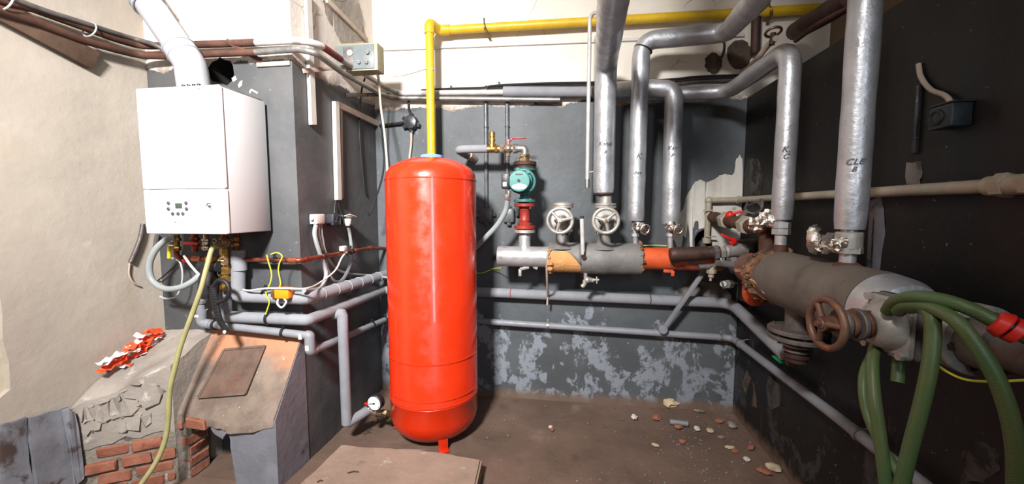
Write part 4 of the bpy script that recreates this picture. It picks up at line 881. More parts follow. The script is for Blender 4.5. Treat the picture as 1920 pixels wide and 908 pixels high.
for p in (Px(1612, 816, xr_ + .02), Px(1388, 645, xr_ + .02)):
    bm = B(); lathe(bm, [(-.009, rb), (-.009, rb + .006), (.009, rb + .006), (.009, rb)], p, B3 - B1, 18); bar(bm, p + V((.01, 0, rb)), p + V((.055, 0, rb + .01)), .008, .006); part('pipe_clamp', bm, 'galv', t5)
# square strut leaning from the thin pipe to the header
s0, s1 = Py(1243, 618, ry - .05), Py(1322, 506, 2.92)
st_ = thing('steel_strut', 'grey square strut leaning from the thin wall pipe to the rusty header', 'strut', s0); bm = B(); bar(bm, s0, s1, .030, .030, (0, -1, 0), .004); part('bar', bm, 'ppr', st_); bm = B(); cyl(bm, s0 + V((0, .05, 0)), s0 - V((0, .02, 0)), .032, 18, .004); part('foot_elbow', bm, 'ppr', st_)

# ================================================================== UNDER THE BOILER
yb_ = 2.02
cop = thing('copper_pipe', 'brown copper pipe running under the boiler round the chimney corner', 'pipe', Py(470, 487, YP))
xc = XS + .06
cp = [Py(331, 458, yb_), Py(331, 482, yb_), Py(345, 485, YP), Py(430, 487, YP + .01), V((XS + .05, YP + .01, Py(568, 489, YP).z)), Px(668, 470, xc), Px(690, 466, xc), Px(740, 466, xc)]
rcp = rw(Py(480, 487, YP), 9)
bm = B(); sweep(bm, fil(cp, .03, 5), rcp, 16); part('pipe', bm, 'copper', cop)
for a, b in ((Py(362, 485, YP), Py(378, 486, YP)), (Py(398, 486, YP), Py(414, 487, YP)), (V((XS - .02, YP + .01, cp[4].z)), V((XS + .03, YP + .01, cp[4].z)))):
    bm = B(); cyl(bm, a, b, rcp * 1.25, 16, .002); part('solder_sleeve', bm, 'copper_b', cop)
for t_ in (.02, .30): bm = B(); cyl(bm, cp[4].lerp(cp[5], t_ + .03), cp[4].lerp(cp[5], t_ + .14), rcp * 1.22, 16, .002); part('solder_sleeve', bm, 'copper', cop)
bm = B(); cyl(bm, cp[5] - V((0, .03, 0)), cp[5] + V((0, .02, 0)), rcp * 1.3, 16, .002); cyl(bm, cp[6], cp[6] + V((0, .06, 0)), rcp * 1.25, 16, .002); part('solder_sleeve', bm, 'copper', cop)
clampring(Py(515, 488, YP + .01), (1, 0, 0), rcp, cop, wall=(0, .07, 0)); clampring(cp[4].lerp(cp[5], .36), cp[5] - cp[4], rcp, cop, wall=(-.05, 0, 0)); clampring(cp[4].lerp(cp[5], .88), cp[5] - cp[4], rcp, cop, wall=(-.05, 0, 0))
bm = B(); cyl(bm, Py(331, 440, yb_), Py(331, 470, yb_), .016, 14); hexnut(bm, Py(331, 462, yb_), Py(331, 470, yb_), .022); hexnut(bm, Py(331, 446, yb_), Py(331, 452, yb_), .022); part('union', bm, 'brass', cop)
bm = B(); torus(bm, Py(348, 486, YP), (1, 0, .2), rcp + .004, .006, 18, 8); part('red_collar', bm, 'redpl', cop)
# isolating valves
def under_valve(label, u, v, lev, mt_l):
    t = thing('isolating_valve', label, 'valve', Py(u, v, yb_)); bm = B(); cyl(bm, Py(u, 440, yb_), Py(u, v + 14, yb_), .014, 14); hexnut(bm, Py(u, v - 8, yb_), Py(u, v - 2, yb_), .021); hexnut(bm, Py(u, v + 6, yb_), Py(u, v + 12, yb_), .021); ball(bm, Py(u, v, yb_), .022); part('body', bm, 'nickel', t)
    a, b = lev; bm = B(); bar(bm, Py(*a, yb_ - .03), Py(*b, yb_ - .03), .016, .012, (0, -1, 0), .003); part('lever', bm, mt_l, t, 'coloured lever'); bm = B(); cyl(bm, Py(u, v, yb_), Py(u, v, yb_ - .035), .008, 10); part('spindle', bm, 'nickel', t)
under_valve('small valve with flat red lever below the middle of the boiler', 386, 456, ((343, 456), (372, 457)), 'redpl')
under_valve('small valve with hanging yellow lever below the boiler front', 322, 452, ((317, 463), (317, 485)), 'yellowtag')
for k, u in enumerate((365, 420, 443)):
    t = thing('boiler_tail', ('short copper tail under the boiler behind the red lever', 'brown union tail under the boiler above the brass filter', 'brass union tail above the upper foam pipe')[k], 'pipe', Py(u, 470, yb_)); yy = yb_ if k < 2 else YP
    bm = B(); cyl(bm, Py(u, 438, yy), Py(u, 472, yy), .017, 16); part('pipe', bm, 'copper', t)
    for v in (445, 456): bm = B(); hexnut(bm, Py(u, v, yy), Py(u, v + 6, yy), .025); part('union_nut', bm, ('copper', 'bronze', 'brass')[k], t)
# brass filter and its drop
bf = thing('brass_filter', 'brass filter body with open threaded branch beside the foam drop pipe', 'filter', Py(418, 545, yb_))
bm = B(); cyl(bm, Py(420, 464, yb_), Py(423, 545, yb_), .020, 18); part('body', bm, 'brass', bf)
for v, h, r_ in ((466, 12, .026), (500, 14, .032), (517, 12, .029), (535, 8, .026)): bm = B(); hexnut(bm, Py(421, v, yb_), Py(421.5, v + h, yb_), r_); part('union_nut', bm, 'brass', bf)
bc = Py(421, 489, yb_); bd = V((-.72, -.62, -.1)).normalized(); bm = B(); cyl(bm, bc, bc + bd * .075, .024, 18); part('branch', bm, 'brass', bf); bm = B(); lathe(bm, [(0.05, .034), (.055, .038), (.08, .038), (.085, .034)], bc, bd, 14); part('cap', bm, 'brass', bf)
bm = B(); torus(bm, bc + V((.02, -.03, 0)), (0, 1, .2), .022, .005, 20, 8); part('ring', bm, 'nickel', bf)
# black magnetic filter
mf = thing('magnetic_filter', 'black plastic magnetic filter hanging under the boiler', 'filter', Py(398, 560, yb_ - .03)); ym = yb_ - .04
bm = B(); lathe(bm, [(0, .03), (.01, .045), (.05, .05), (.12, .048), (.14, .04), (.20, .036), (.215, .02)], Py(391, 560, ym), Py(391, 490, ym) - Py(391, 560, ym), 24); part('canister', bm, 'blackpl', mf)
bm = B(); cyl(bm, Py(376, 500, ym), Py(412, 500, ym), .034, 18, .004); part('head', bm, 'blackpl', mf)
spn = thing('spanner', 'black plastic wrench hanging from the magnetic filter over the plinth', 'tool', Py(425, 624, ym - .05)); ysp = ym - .055
h1 = [Py(396, 535, ysp), Py(402, 562, ysp), Py(411, 598, ysp), Py(425, 622, ysp)]
bm = B(); L = spline(h1, 6); 
for a, b, k in zip(L, L[1:], range(99)): bar(bm, a, b + (b - a) * .15, .014, .050 - .0012 * k, (1, 0, .3), .004)
part('handle', bm, 'blackpl', spn)
bm = B(); sweep(bm, spline([Py(u, v, ysp) for u, v in ((400, 538), (410, 526), (424, 530), (430, 545), (425, 560), (408, 568))], 6), .0115, 10); part('jaw', bm, 'blackpl', spn)
bm = B(); cyl(bm, h1[3] + V((0, -.012, .002)), h1[3] + V((0, -.016, .002)), .010, 14); part('rivet', bm, 'whitepl', spn)
# condensate hose, hose, thin tubes
plain_cable('condensate_hose', [Py(u, v, y) for u, v, y in ((328, 446, 2.0), (312, 450, 1.98), (292, 468, 1.96), (280, 496, 1.95), (285, 525, 1.95), (308, 541, 1.95), (335, 540, 1.95), (358, 530, 1.96), (374, 517, 1.98), (382, 510, 2.0))], rw(Py(280, 500, 1.95), 11), 'greypl', 'pale grey condensate hose looping below the boiler', 'hose', 8, 14)
plain_cable('clear_tube', [Py(u, v, 2.05) for u, v in ((322, 484), (336, 490), (342, 510), (340, 535), (330, 556), (312, 560), (300, 556))], .005, 'clear', 'thin clear tube curving against the grey wall under the boiler')
plain_cable('clear_tube', [Py(u, v, 2.12) for u, v in ((330, 497), (310, 515), (292, 528), (270, 533))], .004, 'cable_black', 'thin dark tube slanting across the wall corner under the boiler')
gh = thing('drain_hose', 'olive rubber hose from the boiler filling valve down to the floor', 'hose', Pz(268, 915, .03))
hp = [Py(408, 462, 1.97), Py(398, 466, 1.94), Py(388, 500, 1.90), Py(376, 545, 1.86), Py(360, 590, 1.835), Py(340, 645, 1.80), Py(328, 690, 1.77), Py(318, 735, 1.745), Py(315, 790, 1.725), Py(308, 830, 1.70), Py(292, 868, 1.66), Py(262, 912, 1.60)]
bm = B(); sweep(bm, spline(hp, 8), rw(Py(376, 545, 1.86), 8.5), 14); part('hose', bm, 'hosegreen', gh)
bm = B(); cyl(bm, Py(404, 461, 1.97), Py(424, 455, 1.99), .017, 14); hexnut(bm, Py(414, 459, 1.98), Py(420, 457, 1.985), .026); ball(bm, Py(424, 455, 1.99), .027); part('valve', bm, 'bronze', gh)
bm = B(); torus(bm, Py(402, 452, 1.96), (0, 1, 0), .012, .003, 18, 6); bar(bm, Py(402, 455, 1.96), Py(401, 462, 1.96), .006, .004, (0, -1, 0)); part('tap_key', bm, 'nickel', gh)
solo('grey_conduit', tube([Py(270, 436, 2.10), Py(262, 458, 2.11), Py(243, 495, 2.12)], .010, .03), 'dustcast', 'short grey conduit on the beige wall beside the boiler corner', 'conduit') if False else None
solo('wall_conduit', sweep(B(), spline([Px(268, 420, XL + .02), Px(262, 450, XL + .02), Px(245, 492, XL + .02)], 5), .012, 10), 'dustcast', 'short grey conduit end on the beige wall below the boiler corner', 'conduit')
plain_cable('wall_cable', [Px(243, 494, XL + .012), Px(242, 515, XL + .012), Px(250, 530, XL + .012), Px(262, 536, XL + .012)], .005, 'trunk_dirty', 'pale cable curling out of the conduit end on the beige wall')
plain_cable('wall_cable', [Py(295, 440, 2.12), Py(291, 460, 2.12), Py(280, 500, 2.12), Py(278, 530, 2.12)], .012, 'dustcast', 'grey conduit in the wall corner behind the condensate hose')

# ================================================================== PUMP COLUMN
MY = 2.85
HZ = 1.212                                                 # height of the header axis
px_ = Py(984, 380, MY).x
def zc(v): return Py(984, v, MY).z
pump = thing('circulation_pump', 'teal circulation pump with black terminal box bolted between flanges', 'pump', V((px_, MY, zc(378))))
def disc(bm, z0, z1, r, x=None, seg=32): return cyl(bm, V((px_ if x is None else x, MY, z0)), V((px_ if x is None else x, MY, z1)), r, seg, .002)
def bolts(parent, zt, zb_, R, n, x=None, mt='nickel', r=.008, y=MY):
    for k in range(n):
        a = 2 * PI * (k + .5) / n; p = V(((px_ if x is None else x) + R * math.cos(a), y + R * math.sin(a), 0)); bm = B(); hexnut(bm, p + V((0, 0, zt)), p + V((0, 0, zt + .010)), r); hexnut(bm, p + V((0, 0, zb_ - .010)), p + V((0, 0, zb_)), r); cyl(bm, p + V((0, 0, zb_ - .018)), p + V((0, 0, zt + .014)), r * .55, 8); part('bolt', bm, mt, parent)
fr_ = rw(Py(984, 315, MY), 41)
bm = B(); lathe(bm, [(0, fr_), (.004, fr_), (.018, fr_ * .98), (.020, .040), (.045, .034), (.085, .040), (.13, .044), (.16, .040), (zc(316) - zc(379) - .045, .036), (zc(316) - zc(379) - .022, .042), (zc(316) - zc(379) - .018, fr_ * .98), (zc(316) - zc(379), fr_)], (px_, MY, zc(379)), (0, 0, 1), 36); part('body', bm, 'teal_dark', pump)
mc = V((Py(974, 340, MY - .12).x, MY - .12, Py(974, 340, MY - .12).z)); mr = rw(mc, 41)
bm = B(); lathe(bm, [(-.13, .03), (-.12, mr * .8), (-.06, mr * .95), (-.055, mr * 1.12), (-.045, mr * 1.12), (-.04, mr * .97), (.018, mr), (.026, mr * .93), (.027, 0)], mc, (0, -1, 0), 40); part('motor', bm, 'teal', pump)
bm = B(); torus(bm, mc + V((.02, .045, 0)), (0, 1, 0), mr * 1.08, .010, 36, 8); part('volute', bm, 'teal_dark', pump)
for a in (50, -40, 100): bm = B(); d = V((math.cos(math.radians(a)), 0, math.sin(math.radians(a)))); cyl(bm, mc + d * mr * 1.15 + V((0, .06, 0)), mc + d * mr * 1.15 + V((0, .03, 0)), .013, 12); part('lug', bm, 'teal_dark', pump)
bm = B(); cyl(bm, mc + V((-.002, -.026, .003)), mc + V((-.002, -.032, .003)), .010, 16); part('vent_screw', bm, 'darkrust', pump)
bm = B(); t_ = B(); bmesh.ops.create_circle(t_, cap_ends=True, segments=24, radius=1); 
for v in t_.verts: v.co = V((mc.x + .002 + v.co.x * mr * .68, mc.y - .0285, mc.z - .038 + v.co.y * .019))
join(bm, t_); part('rating_label', bm, 'dial', pump, 'white oval label on the motor face')
bm = B(); box(bm, mc + V((0, -.0275, .045)), (.05, .001, .009)); part('maker_print', bm, 'darktext', pump)
tb = V((Py(949, 343, mc.y).x, mc.y, mc.z)); bm = B(); box(bm, tb, (.056, .07, .105), bev=.006); tbo = part('terminal_box', bm, 'blackpl', pump)
bm = B(); box(bm, tb + V((-.004, -.036, -.022)), (.026, .003, .028), bev=.001); part('switch', bm, 'dial', tbo); bm = B(); bar(bm, tb + V((.02, 0, 0)), mc + V((-mr * .8, .01, 0)), .05, .08); part('neck', bm, 'teal', pump)
bm = B(); cyl(bm, Py(954, 358, mc.y), Py(953, 366, mc.y), .018, 14); hexnut(bm, Py(953, 364, mc.y), Py(952, 376, mc.y), .024); part('cable_gland', bm, 'chrome', pump)
plain_cable('pump_cable', [Py(952, 374, mc.y), Py(948, 395, 2.76), Py(934, 420, 2.78), Py(914, 442, 2.80), Py(894, 462, 2.84), Py(876, 480, 2.88)], rw(Py(930, 420, 2.8), 10), 'greypl', 'thick grey cable from the pump curving down behind the red tank', 'cable', 8, 12)
# fittings above the pump
pf = thing('pump_fittings', 'nickel elbow and flange carrying the pump from above', 'fitting', V((px_, MY, zc(312))))
bm = B(); disc(bm, zc(311), zc(304), fr_ * 1.05); disc(bm, zc(315.5), zc(312), fr_ * .97); part('flange', bm, 'darkrust', pf); bolts(pf, zc(303), zc(319), fr_ * .78, 4)
bm = B(); cyl(bm, V((px_, MY, zc(306))), V((px_, MY, zc(289))), .028, 18); hexnut(bm, V((px_, MY, zc(304))), V((px_, MY, zc(297))), .046); hexnut(bm, V((px_, MY, zc(295))), V((px_, MY, zc(290))), .038); part('union', bm, 'bronze', pf)
zh = Py(960, 279, MY).z
bm = B(); sweep(bm, fil([V((px_ - .075, MY, zh)), V((px_, MY, zh)), V((px_, MY, zc(290)))], .05, 8), .026, 18); torus(bm, V((px_ - .06, MY, zh)), (1, 0, 0), .027, .007); torus(bm, V((px_, MY, zc(290))), (0, 0, 1), .027, .007); part('elbow', bm, 'galv', pf)
bv = thing('ball_valve', 'nickel ball valve with long red lever left of the pump elbow', 'valve', Py(953, 282, MY))
X_ = lambda u: Py(u, 280, MY).x
bm = B(); cyl(bm, V((X_(934), MY, zh)), V((X_(972), MY, zh)), .022, 18); hexnut(bm, V((X_(938), MY, zh)), V((X_(946), MY, zh)), .032); hexnut(bm, V((X_(962), MY, zh)), V((X_(969), MY, zh)), .034); ball(bm, V((X_(953), MY, zh)), .036); part('body', bm, 'nickel', bv)
bm = B(); cyl(bm, V((X_(953), MY, zh)), V((X_(953), MY, zh + .065)), .010, 12); hexnut(bm, V((X_(953), MY, zh - .055)), V((X_(953), MY, zh - .03)), .018); part('stem', bm, 'nickel', bv)
bm = B(); pL = [Py(950, 268, MY), Py(956, 265, MY), Py(961, 260, MY), Py(985, 259, MY)]
for a, b in zip(pL, pL[1:]): bar(bm, a, b + (b - a) * .08, .022, .007)
part('lever', bm, 'redpl', bv)
av = thing('air_vent', 'brass tee with upright automatic air vent', 'fitting', Py(924, 282, MY)); bm = B(); cyl(bm, V((X_(913), MY, zh)), V((X_(936), MY, zh)), .026, 18); hexnut(bm, V((X_(928), MY, zh)), V((X_(934), MY, zh)), .03); part('tee', bm, 'brass', av)
bm = B(); lathe(bm, [(0, .028), (.035, .028), (.04, .018), (.055, .018), (.056, .022), (.075, .022), (.076, .016), (.085, .016), (.086, .021), (.118, .021), (.125, .012), (.128, 0)], V((X_(923), MY, zh)), (0, 0, 1), 20); part('vent', bm, 'brass', av)
lg = thing('foam_pipe', 'short thick foam lagged pipe above the red tank leading to the brass tee', 'pipe', Py(880, 282, MY)); fp_r = rw(Py(880, 281, MY), 15)
bm = B(); sweep(bm, fil([V((X_(914), MY, zh + .004)), V((X_(856), MY, zh + .004)), V((X_(866), YB - .05, zh - .02))], .055, 6), fp_r, 20, wob=.04); part('lagging', bm, 'foam', lg); bm = B(); cyl(bm, V((X_(866), YB - .10, zh - .01)), V((X_(872), YB, zh - .03)), .034, 14); part('wall_end', bm, 'trunk_dirty', lg)
# red spool piece and header stub
rp = thing('spool_piece', 'red flanged spool piece between pump and header', 'pipe', V((px_, MY, zc(428)))); r_s = rw(Py(984, 405, MY), 19)
bm = B(); lathe(bm, [(0, r_s * 2.1), (.022, r_s * 2.1), (.026, r_s * 1.5), (.045, r_s), (.06, r_s * 1.08), (.064, r_s), (zc(382) - zc(429) - .05, r_s), (zc(382) - zc(429) - .046, r_s * 1.08), (zc(382) - zc(429) - .042, r_s), (zc(382) - zc(429) - .024, r_s * 1.1), (zc(382) - zc(429) - .02, r_s * 2.05), (zc(382) - zc(429), r_s * 2.05)], (px_, MY, zc(429)), (0, 0, 1), 36); part('body', bm, 'flangered', rp)
bolts(rp, zc(376), zc(387), r_s * 1.65, 4); bolts(rp, zc(421), zc(434), r_s * 1.65, 4, mt='rust')

# ================================================================== BACK WALL HEADER
hx0 = Py(934, 481, MY).x; hx1 = Py(1030, 481, MY).x; hx2 = Py(1200, 483, MY).x; hx3 = Py(1345, 484, MY).x; hxa = Py(1088, 481, MY).x; hxo = Py(1252, 483, MY).x
hz = V((0, MY, HZ)); rh = rw(Py(980, 480, MY), 38); ri = rw(Py(1130, 485, MY), 58); ro = rw(Py(1225, 485, MY), 41)
hd = thing('distribution_header', 'long horizontal heating header with part stripped lagging along the back wall', 'pipe', V(((hx0 + hx3) / 2, MY, HZ - ri)))
bm = B(); lathe(bm, [(0, 0), (.0, rh * .97), (.006, rh), (hx1 - hx0 + .03, rh)], V((hx0, MY, HZ)), (1, 0, 0), 40); part('silver_pipe', bm, 'silver_pipe', hd)
bm = B(); lathe(bm, [(0, rh), (0, ri * .9), (.01, ri * .96), (hxa - hx1 + .03, ri * .95)], V((hx1, MY, HZ - .005)), (1, 0, 0), 40); 
for v in bm.verts: v.co += V((noise.noise(v.co * 18) * .012 if v.co.x < hx1 + .03 else 0, 0, noise.noise(v.co * 25) * .005))
part('bare_insulation', bm, 'wool', hd, 'brown fibre insulation laid bare')
pr = [(k * (hx2 - hxa) / 10, ri * (1 + .012 * math.sin(k * 2.1))) for k in range(11)]
bm = B(); lathe(bm, [(0, rh)] + pr + [(pr[-1][0] + .004, ri * .92), (pr[-1][0] + .002, ro)], V((hxa, MY, HZ - .004)), (1, 0, 0), 48)
for v in bm.verts:
    k = .008 * noise.noise(v.co * 8); v.co += V((noise.noise(v.co * 30) * .010 if v.co.x > hx2 - .03 else 0, k, k))
part('lagging_sleeve', bm, 'sleeve', hd)
u_, w_, _ = basis((1, 0, 0)); bm = B()                     # upper flap of the sleeve over the bare fibre
def ringp(x, a, r): return V((x, MY - r * math.cos(a), HZ - .004 + r * math.sin(a)))
rows = []
for i in range(10):
    x = hx1 - .004 + (hxa - hx1 + .01) * i / 9; amin = .55 + (.02 if i < 6 else -(i - 5.5) * .28) + .05 * noise.noise(V((i * .8, 0, 0)))
    rows.append([bm.verts.new(ringp(x, amin + (3.4 - amin) * j / 12, ri * 1.0 + .003 * noise.noise(V((i, j, 0)) * .6))) for j in range(13)])
for a, b in zip(rows, rows[1:]):
    for j in range(12): bm.faces.new((a[j], b[j], b[j + 1], a[j + 1]))
fl = part('lagging_flap', bm, 'sleeve', hd); md = fl.modifiers.new('thickness', 'SOLIDIFY'); md.thickness = .006; md.offset = -1
bm = B()
for k in range(46):
    a = 2 * PI * k / 46; rr = ri * random.uniform(.82, 1.04); lump(bm, (hx2 + random.uniform(-.008, .014), MY + rr * math.cos(a), HZ + rr * math.sin(a)), V((.012, .010, .010)) * random.uniform(.6, 1.5), .5, 1)
part('torn_edge', bm, 'wool_dark', hd, 'ragged torn edge of lagging', kind='stuff', smooth=False)
bm = B()
for k in range(26):
    a = random.uniform(PI * .75, PI * 1.5); rr = ri * random.uniform(.9, 1.08); lump(bm, (hx1 + random.uniform(-.012, .02), MY + rr * math.cos(a), HZ + rr * math.sin(a)), V((.012, .010, .012)) * random.uniform(.6, 1.6), .5, 1)
part('torn_fibre', bm, 'wool', hd, kind='stuff', smooth=False)
bm = B(); cyl(bm, V((hx2 - .02, MY, HZ)), V((hxo, MY, HZ)), ro, 36); part('orange_pipe', bm, 'oxide', hd, 'orange painted bare pipe')
bm = B(); sweep(bm, dense([V((hxo, MY, HZ)), V((hx3 + .02, MY, HZ)), V((hx3 + .03, MY, HZ))], .03), ro * 1.01, 32, wob=.02); part('rusty_pipe', bm, 'rustgrey', hd)
x_ = px_; bm = B(); lathe(bm, [(0, .06), (.02, .046), (.035, .042), (zc(437) - HZ - rh + .03, .042)], V((x_, MY, HZ + rh - .03)), (0, 0, 1), 28); part('pump_stub', bm, 'silver_pipe', hd)
bm = B(); disc(bm, zc(436.5), zc(431), r_s * 2.1); part('stub_flange', bm, 'castgrey', hd)
def valve_x(u): return Py(u, 450, MY).x
for u in (1054, 1132): bm = B(); lathe(bm, [(0, .11), (.02, .085), (.035, .058), (.05, .048), (.10, .046)], V((valve_x(u), MY, HZ + ri - .045)), (0, 0, 1), 28); part('valve_stub', bm, 'sleeve', hd)
for (u0, v0, u1, v1) in ((992, 501, 975, 505), (975, 505, 975, 518), (1000, 500, 1008, 504)): bm = B(); bar(bm, Py(u0, v0, MY - .02), Py(u1, v1, MY - .02), .022, .006, (0, -1, 0)); part('bracket', bm, 'castgrey', hd)
for (u0, v0, u1, v1) in ((1244, 508, 1262, 509), (1262, 508, 1261, 518)): bm = B(); bar(bm, Py(u0, v0, MY - .03), Py(u1, v1, MY - .03), .022, .006, (0, -1, 0)); part('bracket', bm, 'rustgrey', hd)
solo('hanging_strap', sweep(B(), [Py(1031, 458, MY - .02), Py(1027, 478, MY - ri - .01), Py(1025, 500, MY - ri * .8), Py(1026, 530, MY - .02), Py(1027, 556, ry - ra - .004), Py(1026, 572, ry - ra - .002)], .008, 6), 'trunk_dirty', 'brown strap hanging over the header down to the foam wall pipe', 'strap')
bm = B(); sweep(bm, [Py(1027, 545, ry - ra - .006), Py(1027, 553, ry - ra - .008)], .010, 8); solo('strap_screw', bm, 'chrome', 'bright screw fixing the brown strap on the foam wall pipe', 'screw')
plain_cable('earth_wire', [Py(880, 512, YB - .05), Py(905, 512, YB - .05), Py(925, 504, YB - .06), Py(942, 503, MY + .1)], .0036, 'yg', 'yellow green wire along the back wall to the header end', 'wire')
plain_cable('earth_wire', [Py(1200, 461, MY + .04), Py(1225, 460, MY + .05), Py(1250, 461, MY + .05)], .0036, 'yg', 'yellow green wire lying behind the orange header pipe', 'wire')

def handwheel(parent, c, ax, R, r, mt, spokes=3, a0=0.0, hubmt=None, square=True):
    bm = B(); torus(bm, c, ax, R, r, 40, 12); wh = part('handwheel', bm, mt, parent); u, w_, a = basis(ax)
    for k in range(spokes):
        an = a0 + 2 * PI * k / spokes; d = u * math.cos(an) + w_ * math.sin(an); bm = B(); sweep(bm, [V(c) + a * R * .10 + d * R * .12, V(c) + a * R * .05 + d * R * .55, V(c) + d * R * .98], [r * 1.1, r * .8, r * .85], 10); part('spoke', bm, mt, wh)
    bm = B(); cyl(bm, V(c) - a * R * .05, V(c) + a * R * .28, R * .22, 18, .003); part('hub', bm, mt, wh); bm = B(); hexnut(bm, V(c) + a * R * .28, V(c) + a * R * .42, R * .13); part('nut', bm, hubmt or mt, wh)
for u, lb, vt in ((1054, 'silver gate valve with handwheel on the header under a blank flange', 0), (1134, 'silver gate valve with handwheel on the header under the thickest lagged riser', 1)):
    vx = valve_x(u); zt_, zb2 = Py(u, 386, MY).z, Py(u, 434, MY).z
    gv = thing('gate_valve', lb, 'valve', V((vx, MY, zb2)))
    bm = B(); fR = rw(Py(u, 386, MY), 40); lathe(bm, [(0, fR), (.016, fR), (.018, .045), (.05, .05), ((zt_ - zb2) / 2, .068), (zt_ - zb2 - .05, .05), (zt_ - zb2 - .018, .045), (zt_ - zb2 - .016, fR), (zt_ - zb2, fR)], V((vx, MY, zb2)), (0, 0, 1), 32); part('body', bm, 'castgrey', gv)
    bolts(gv, zt_ + .001, zt_ - .02, fR * .78, 6, vx, 'castgrey'); bolts(gv, zb2 + .016, zb2 - .003, fR * .78, 6, vx, 'castgrey')
    wc = Py(1050 if u == 1054 else 1136, 414, MY - .24); zmid = wc.z
    bm = B(); lathe(bm, [(0, .062), (.02, .064), (.022, .075), (.045, .075), (.047, .04), (.12, .028), (.20, .016), (.235, .014)], V((vx, MY - .02, zmid)), V((wc.x - vx, -.22, 0)), 24); part('bonnet', bm, 'castgrey', gv)
    for s_ in (-1, 1): bm = B(); bar(bm, V((vx + s_ * .05, MY - .06, zmid)), V((wc.x + s_ * .02, MY - .20, zmid)), .016, .012); part('yoke', bm, 'castgrey', gv)
    handwheel(gv, wc, (0.0, -1, 0), rw(wc, 46) , .0125, 'castgrey', 3, .5 + .5 * vt, 'castgrey' if not vt else 'bronze')
    if not vt:
        bm = B(); lathe(bm, [(0, fR), (.014, fR), (.018, fR * .7), (.024, fR * .5), (.027, 0)], V((vx, MY, zt_ + .003)), (0, 0, 1), 32); part('blank_flange', bm, 'castgrey', gv)
    else:
        bm = B(); lathe(bm, [(0, fR), (.014, fR), (.016, .044), (Py(u, 362, MY).z - zt_, .042)], V((vx, MY, zt_ + .003)), (0, 0, 1), 32); part('riser_neck', bm, 'castgrey', gv)
# thermometer tube and drain tap on the header
tm = thing('thermometer', 'slim white thermometer tube standing on the header between the gate valves', 'thermometer', Py(1093, 478, MY - ri)); ty_ = MY - ri - .02
bm = B(); cyl(bm, Py(1093, 478, ty_), Py(1091, 410, ty_), rw(Py(1093, 450, ty_), 8), 14, .003); part('tube', bm, 'lightgrey_paint', tm); bm = B(); cyl(bm, Py(1091.3, 414, ty_), Py(1091, 405, ty_), .013, 12); part('cap', bm, 'darkrust', tm)
bm = B(); cyl(bm, Py(1094, 481, ty_ - .005), Py(1094, 481, MY - ri * .7), .018, 14); sweep(bm, fil([Py(1093, 470, ty_), Py(1094, 484, ty_), Py(1096, 480, MY - ri * .6)], .02, 4), .014, 10); part('pocket', bm, 'darkrust', tm)
tp = thing('drain_tap', 'small pale brass drain tap under the grey header sleeve', 'tap', Py(1102, 530, MY)); yt = MY - .03
bm = B(); cyl(bm, Py(1098, 508, yt), Py(1098, 522, yt), .014, 12); sweep(bm, fil([Py(1113, 526, yt), Py(1097, 525, yt), Py(1096, 534, yt), Py(1091, 538, yt)], .03, 5), .016, 12); ball(bm, Py(1101, 525, yt), .026); part('body', bm, 'castgrey', tp)
bm = B(); lathe(bm, [(0, .022), (.03, .014), (.06, .008), (.075, .008)], Py(1103, 525, yt), (1, 0, .02), 14); part('spindle', bm, 'castgrey', tp); bm = B(); bar(bm, Py(1119, 519, yt), Py(1119, 532, yt), .012, .010); part('handle', bm, 'castgrey', tp)

# ================================================================== LAGGED RISERS
def riser(label, pts, r, f, parts=()):
    t = thing('lagged_pipe', label, 'pipe', pts[0]); L = dense(fil(pts, f, 8), .035); n = len(L)
    R = [r * (1 + .035 * noise.noise(V((i * .23, r * 90, 0)))) for i in range(n)]; R[0] *= .93
    bm = B(); sweep(bm, L, R, 28, wob=.03, wsc=7); part('lagging', bm, 'silver', t); return t, L
def pen(parent, s, size, p, r, shear=.35, c=None):
    c = c or V((p.x, p.y, 0)); q = V((c.x, c.y, p.z)); d = (V((0, 0, 0)) - V((c.x, c.y, 0))).normalized(); o = q + d * r
    part('handwriting', text_bm(s, size, o, (1, 0, 0), (0, 0, 1), .0045, (c, r), shear), 'pen', parent, kind=None)
pA0, pA1 = Py(1134, 362, MY), Py(1134, 118, MY)
rA = rw(Py(1134, 250, MY), 40); pA0.x = pA1.x = (pA0.x + pA1.x) / 2
tA, _ = riser('thickest silver lagged riser going up from the second gate valve', [pA0, pA1, Py(1150, 0, 1.95), Py(1166, -130, 1.45), V((Py(1166, -130, 1.45).x, 1.40, ZC))], rA, .12)
pen(tA, 'Kanal', .040, Py(1134, 276, MY), rA); pen(tA, 'P', .036, Py(1134, 292, MY), rA)
bm = B(); lathe(bm, [(0, .045), (.01, .07), (.03, rA * .9)], V((pA0.x, MY, pA0.z - .022)), (0, 0, 1), 20); part('ragged_end', bm, 'darkrust', tA)
pB0 = Py(1194, 414, MY); pB1 = Py(1203, 76, MY); bx_ = (pB0.x + pB1.x) / 2 + .01; pB0.x -= .01; pB1.x += .0
rB = rw(Py(1198, 250, MY), 32)
tB, LB = riser('middle silver lagged riser with a dark seam at its top elbow', [pB0, pB1, Py(1362, 62, 2.80), Py(1418, 0, 2.05), Py(1450, -50, 1.7), V((Py(1450, -50, 1.7).x, 1.66, ZC))], rB, .11)
bm = B(); torus(bm, V((pB1.x + .012, MY, pB1.z - .06)), (.45, 0, 1), rB * 1.0, .006, 30, 8); part('seam', bm, 'cable_black', tB)
pen(tB, 'K', .055, Py(1196, 300, MY) + V((0, 0, 0)), rB, c=V((Py(1197, 300, MY).x, MY, 0))); pen(tB, 'Bez', .030, Py(1195, 328, MY), rB, c=V((Py(1195, 328, MY).x, MY, 0)))
pC0 = Py(1257, 420, MY); pC1 = Py(1264, 168, MY); rC = rw(Py(1260, 300, MY), 33)
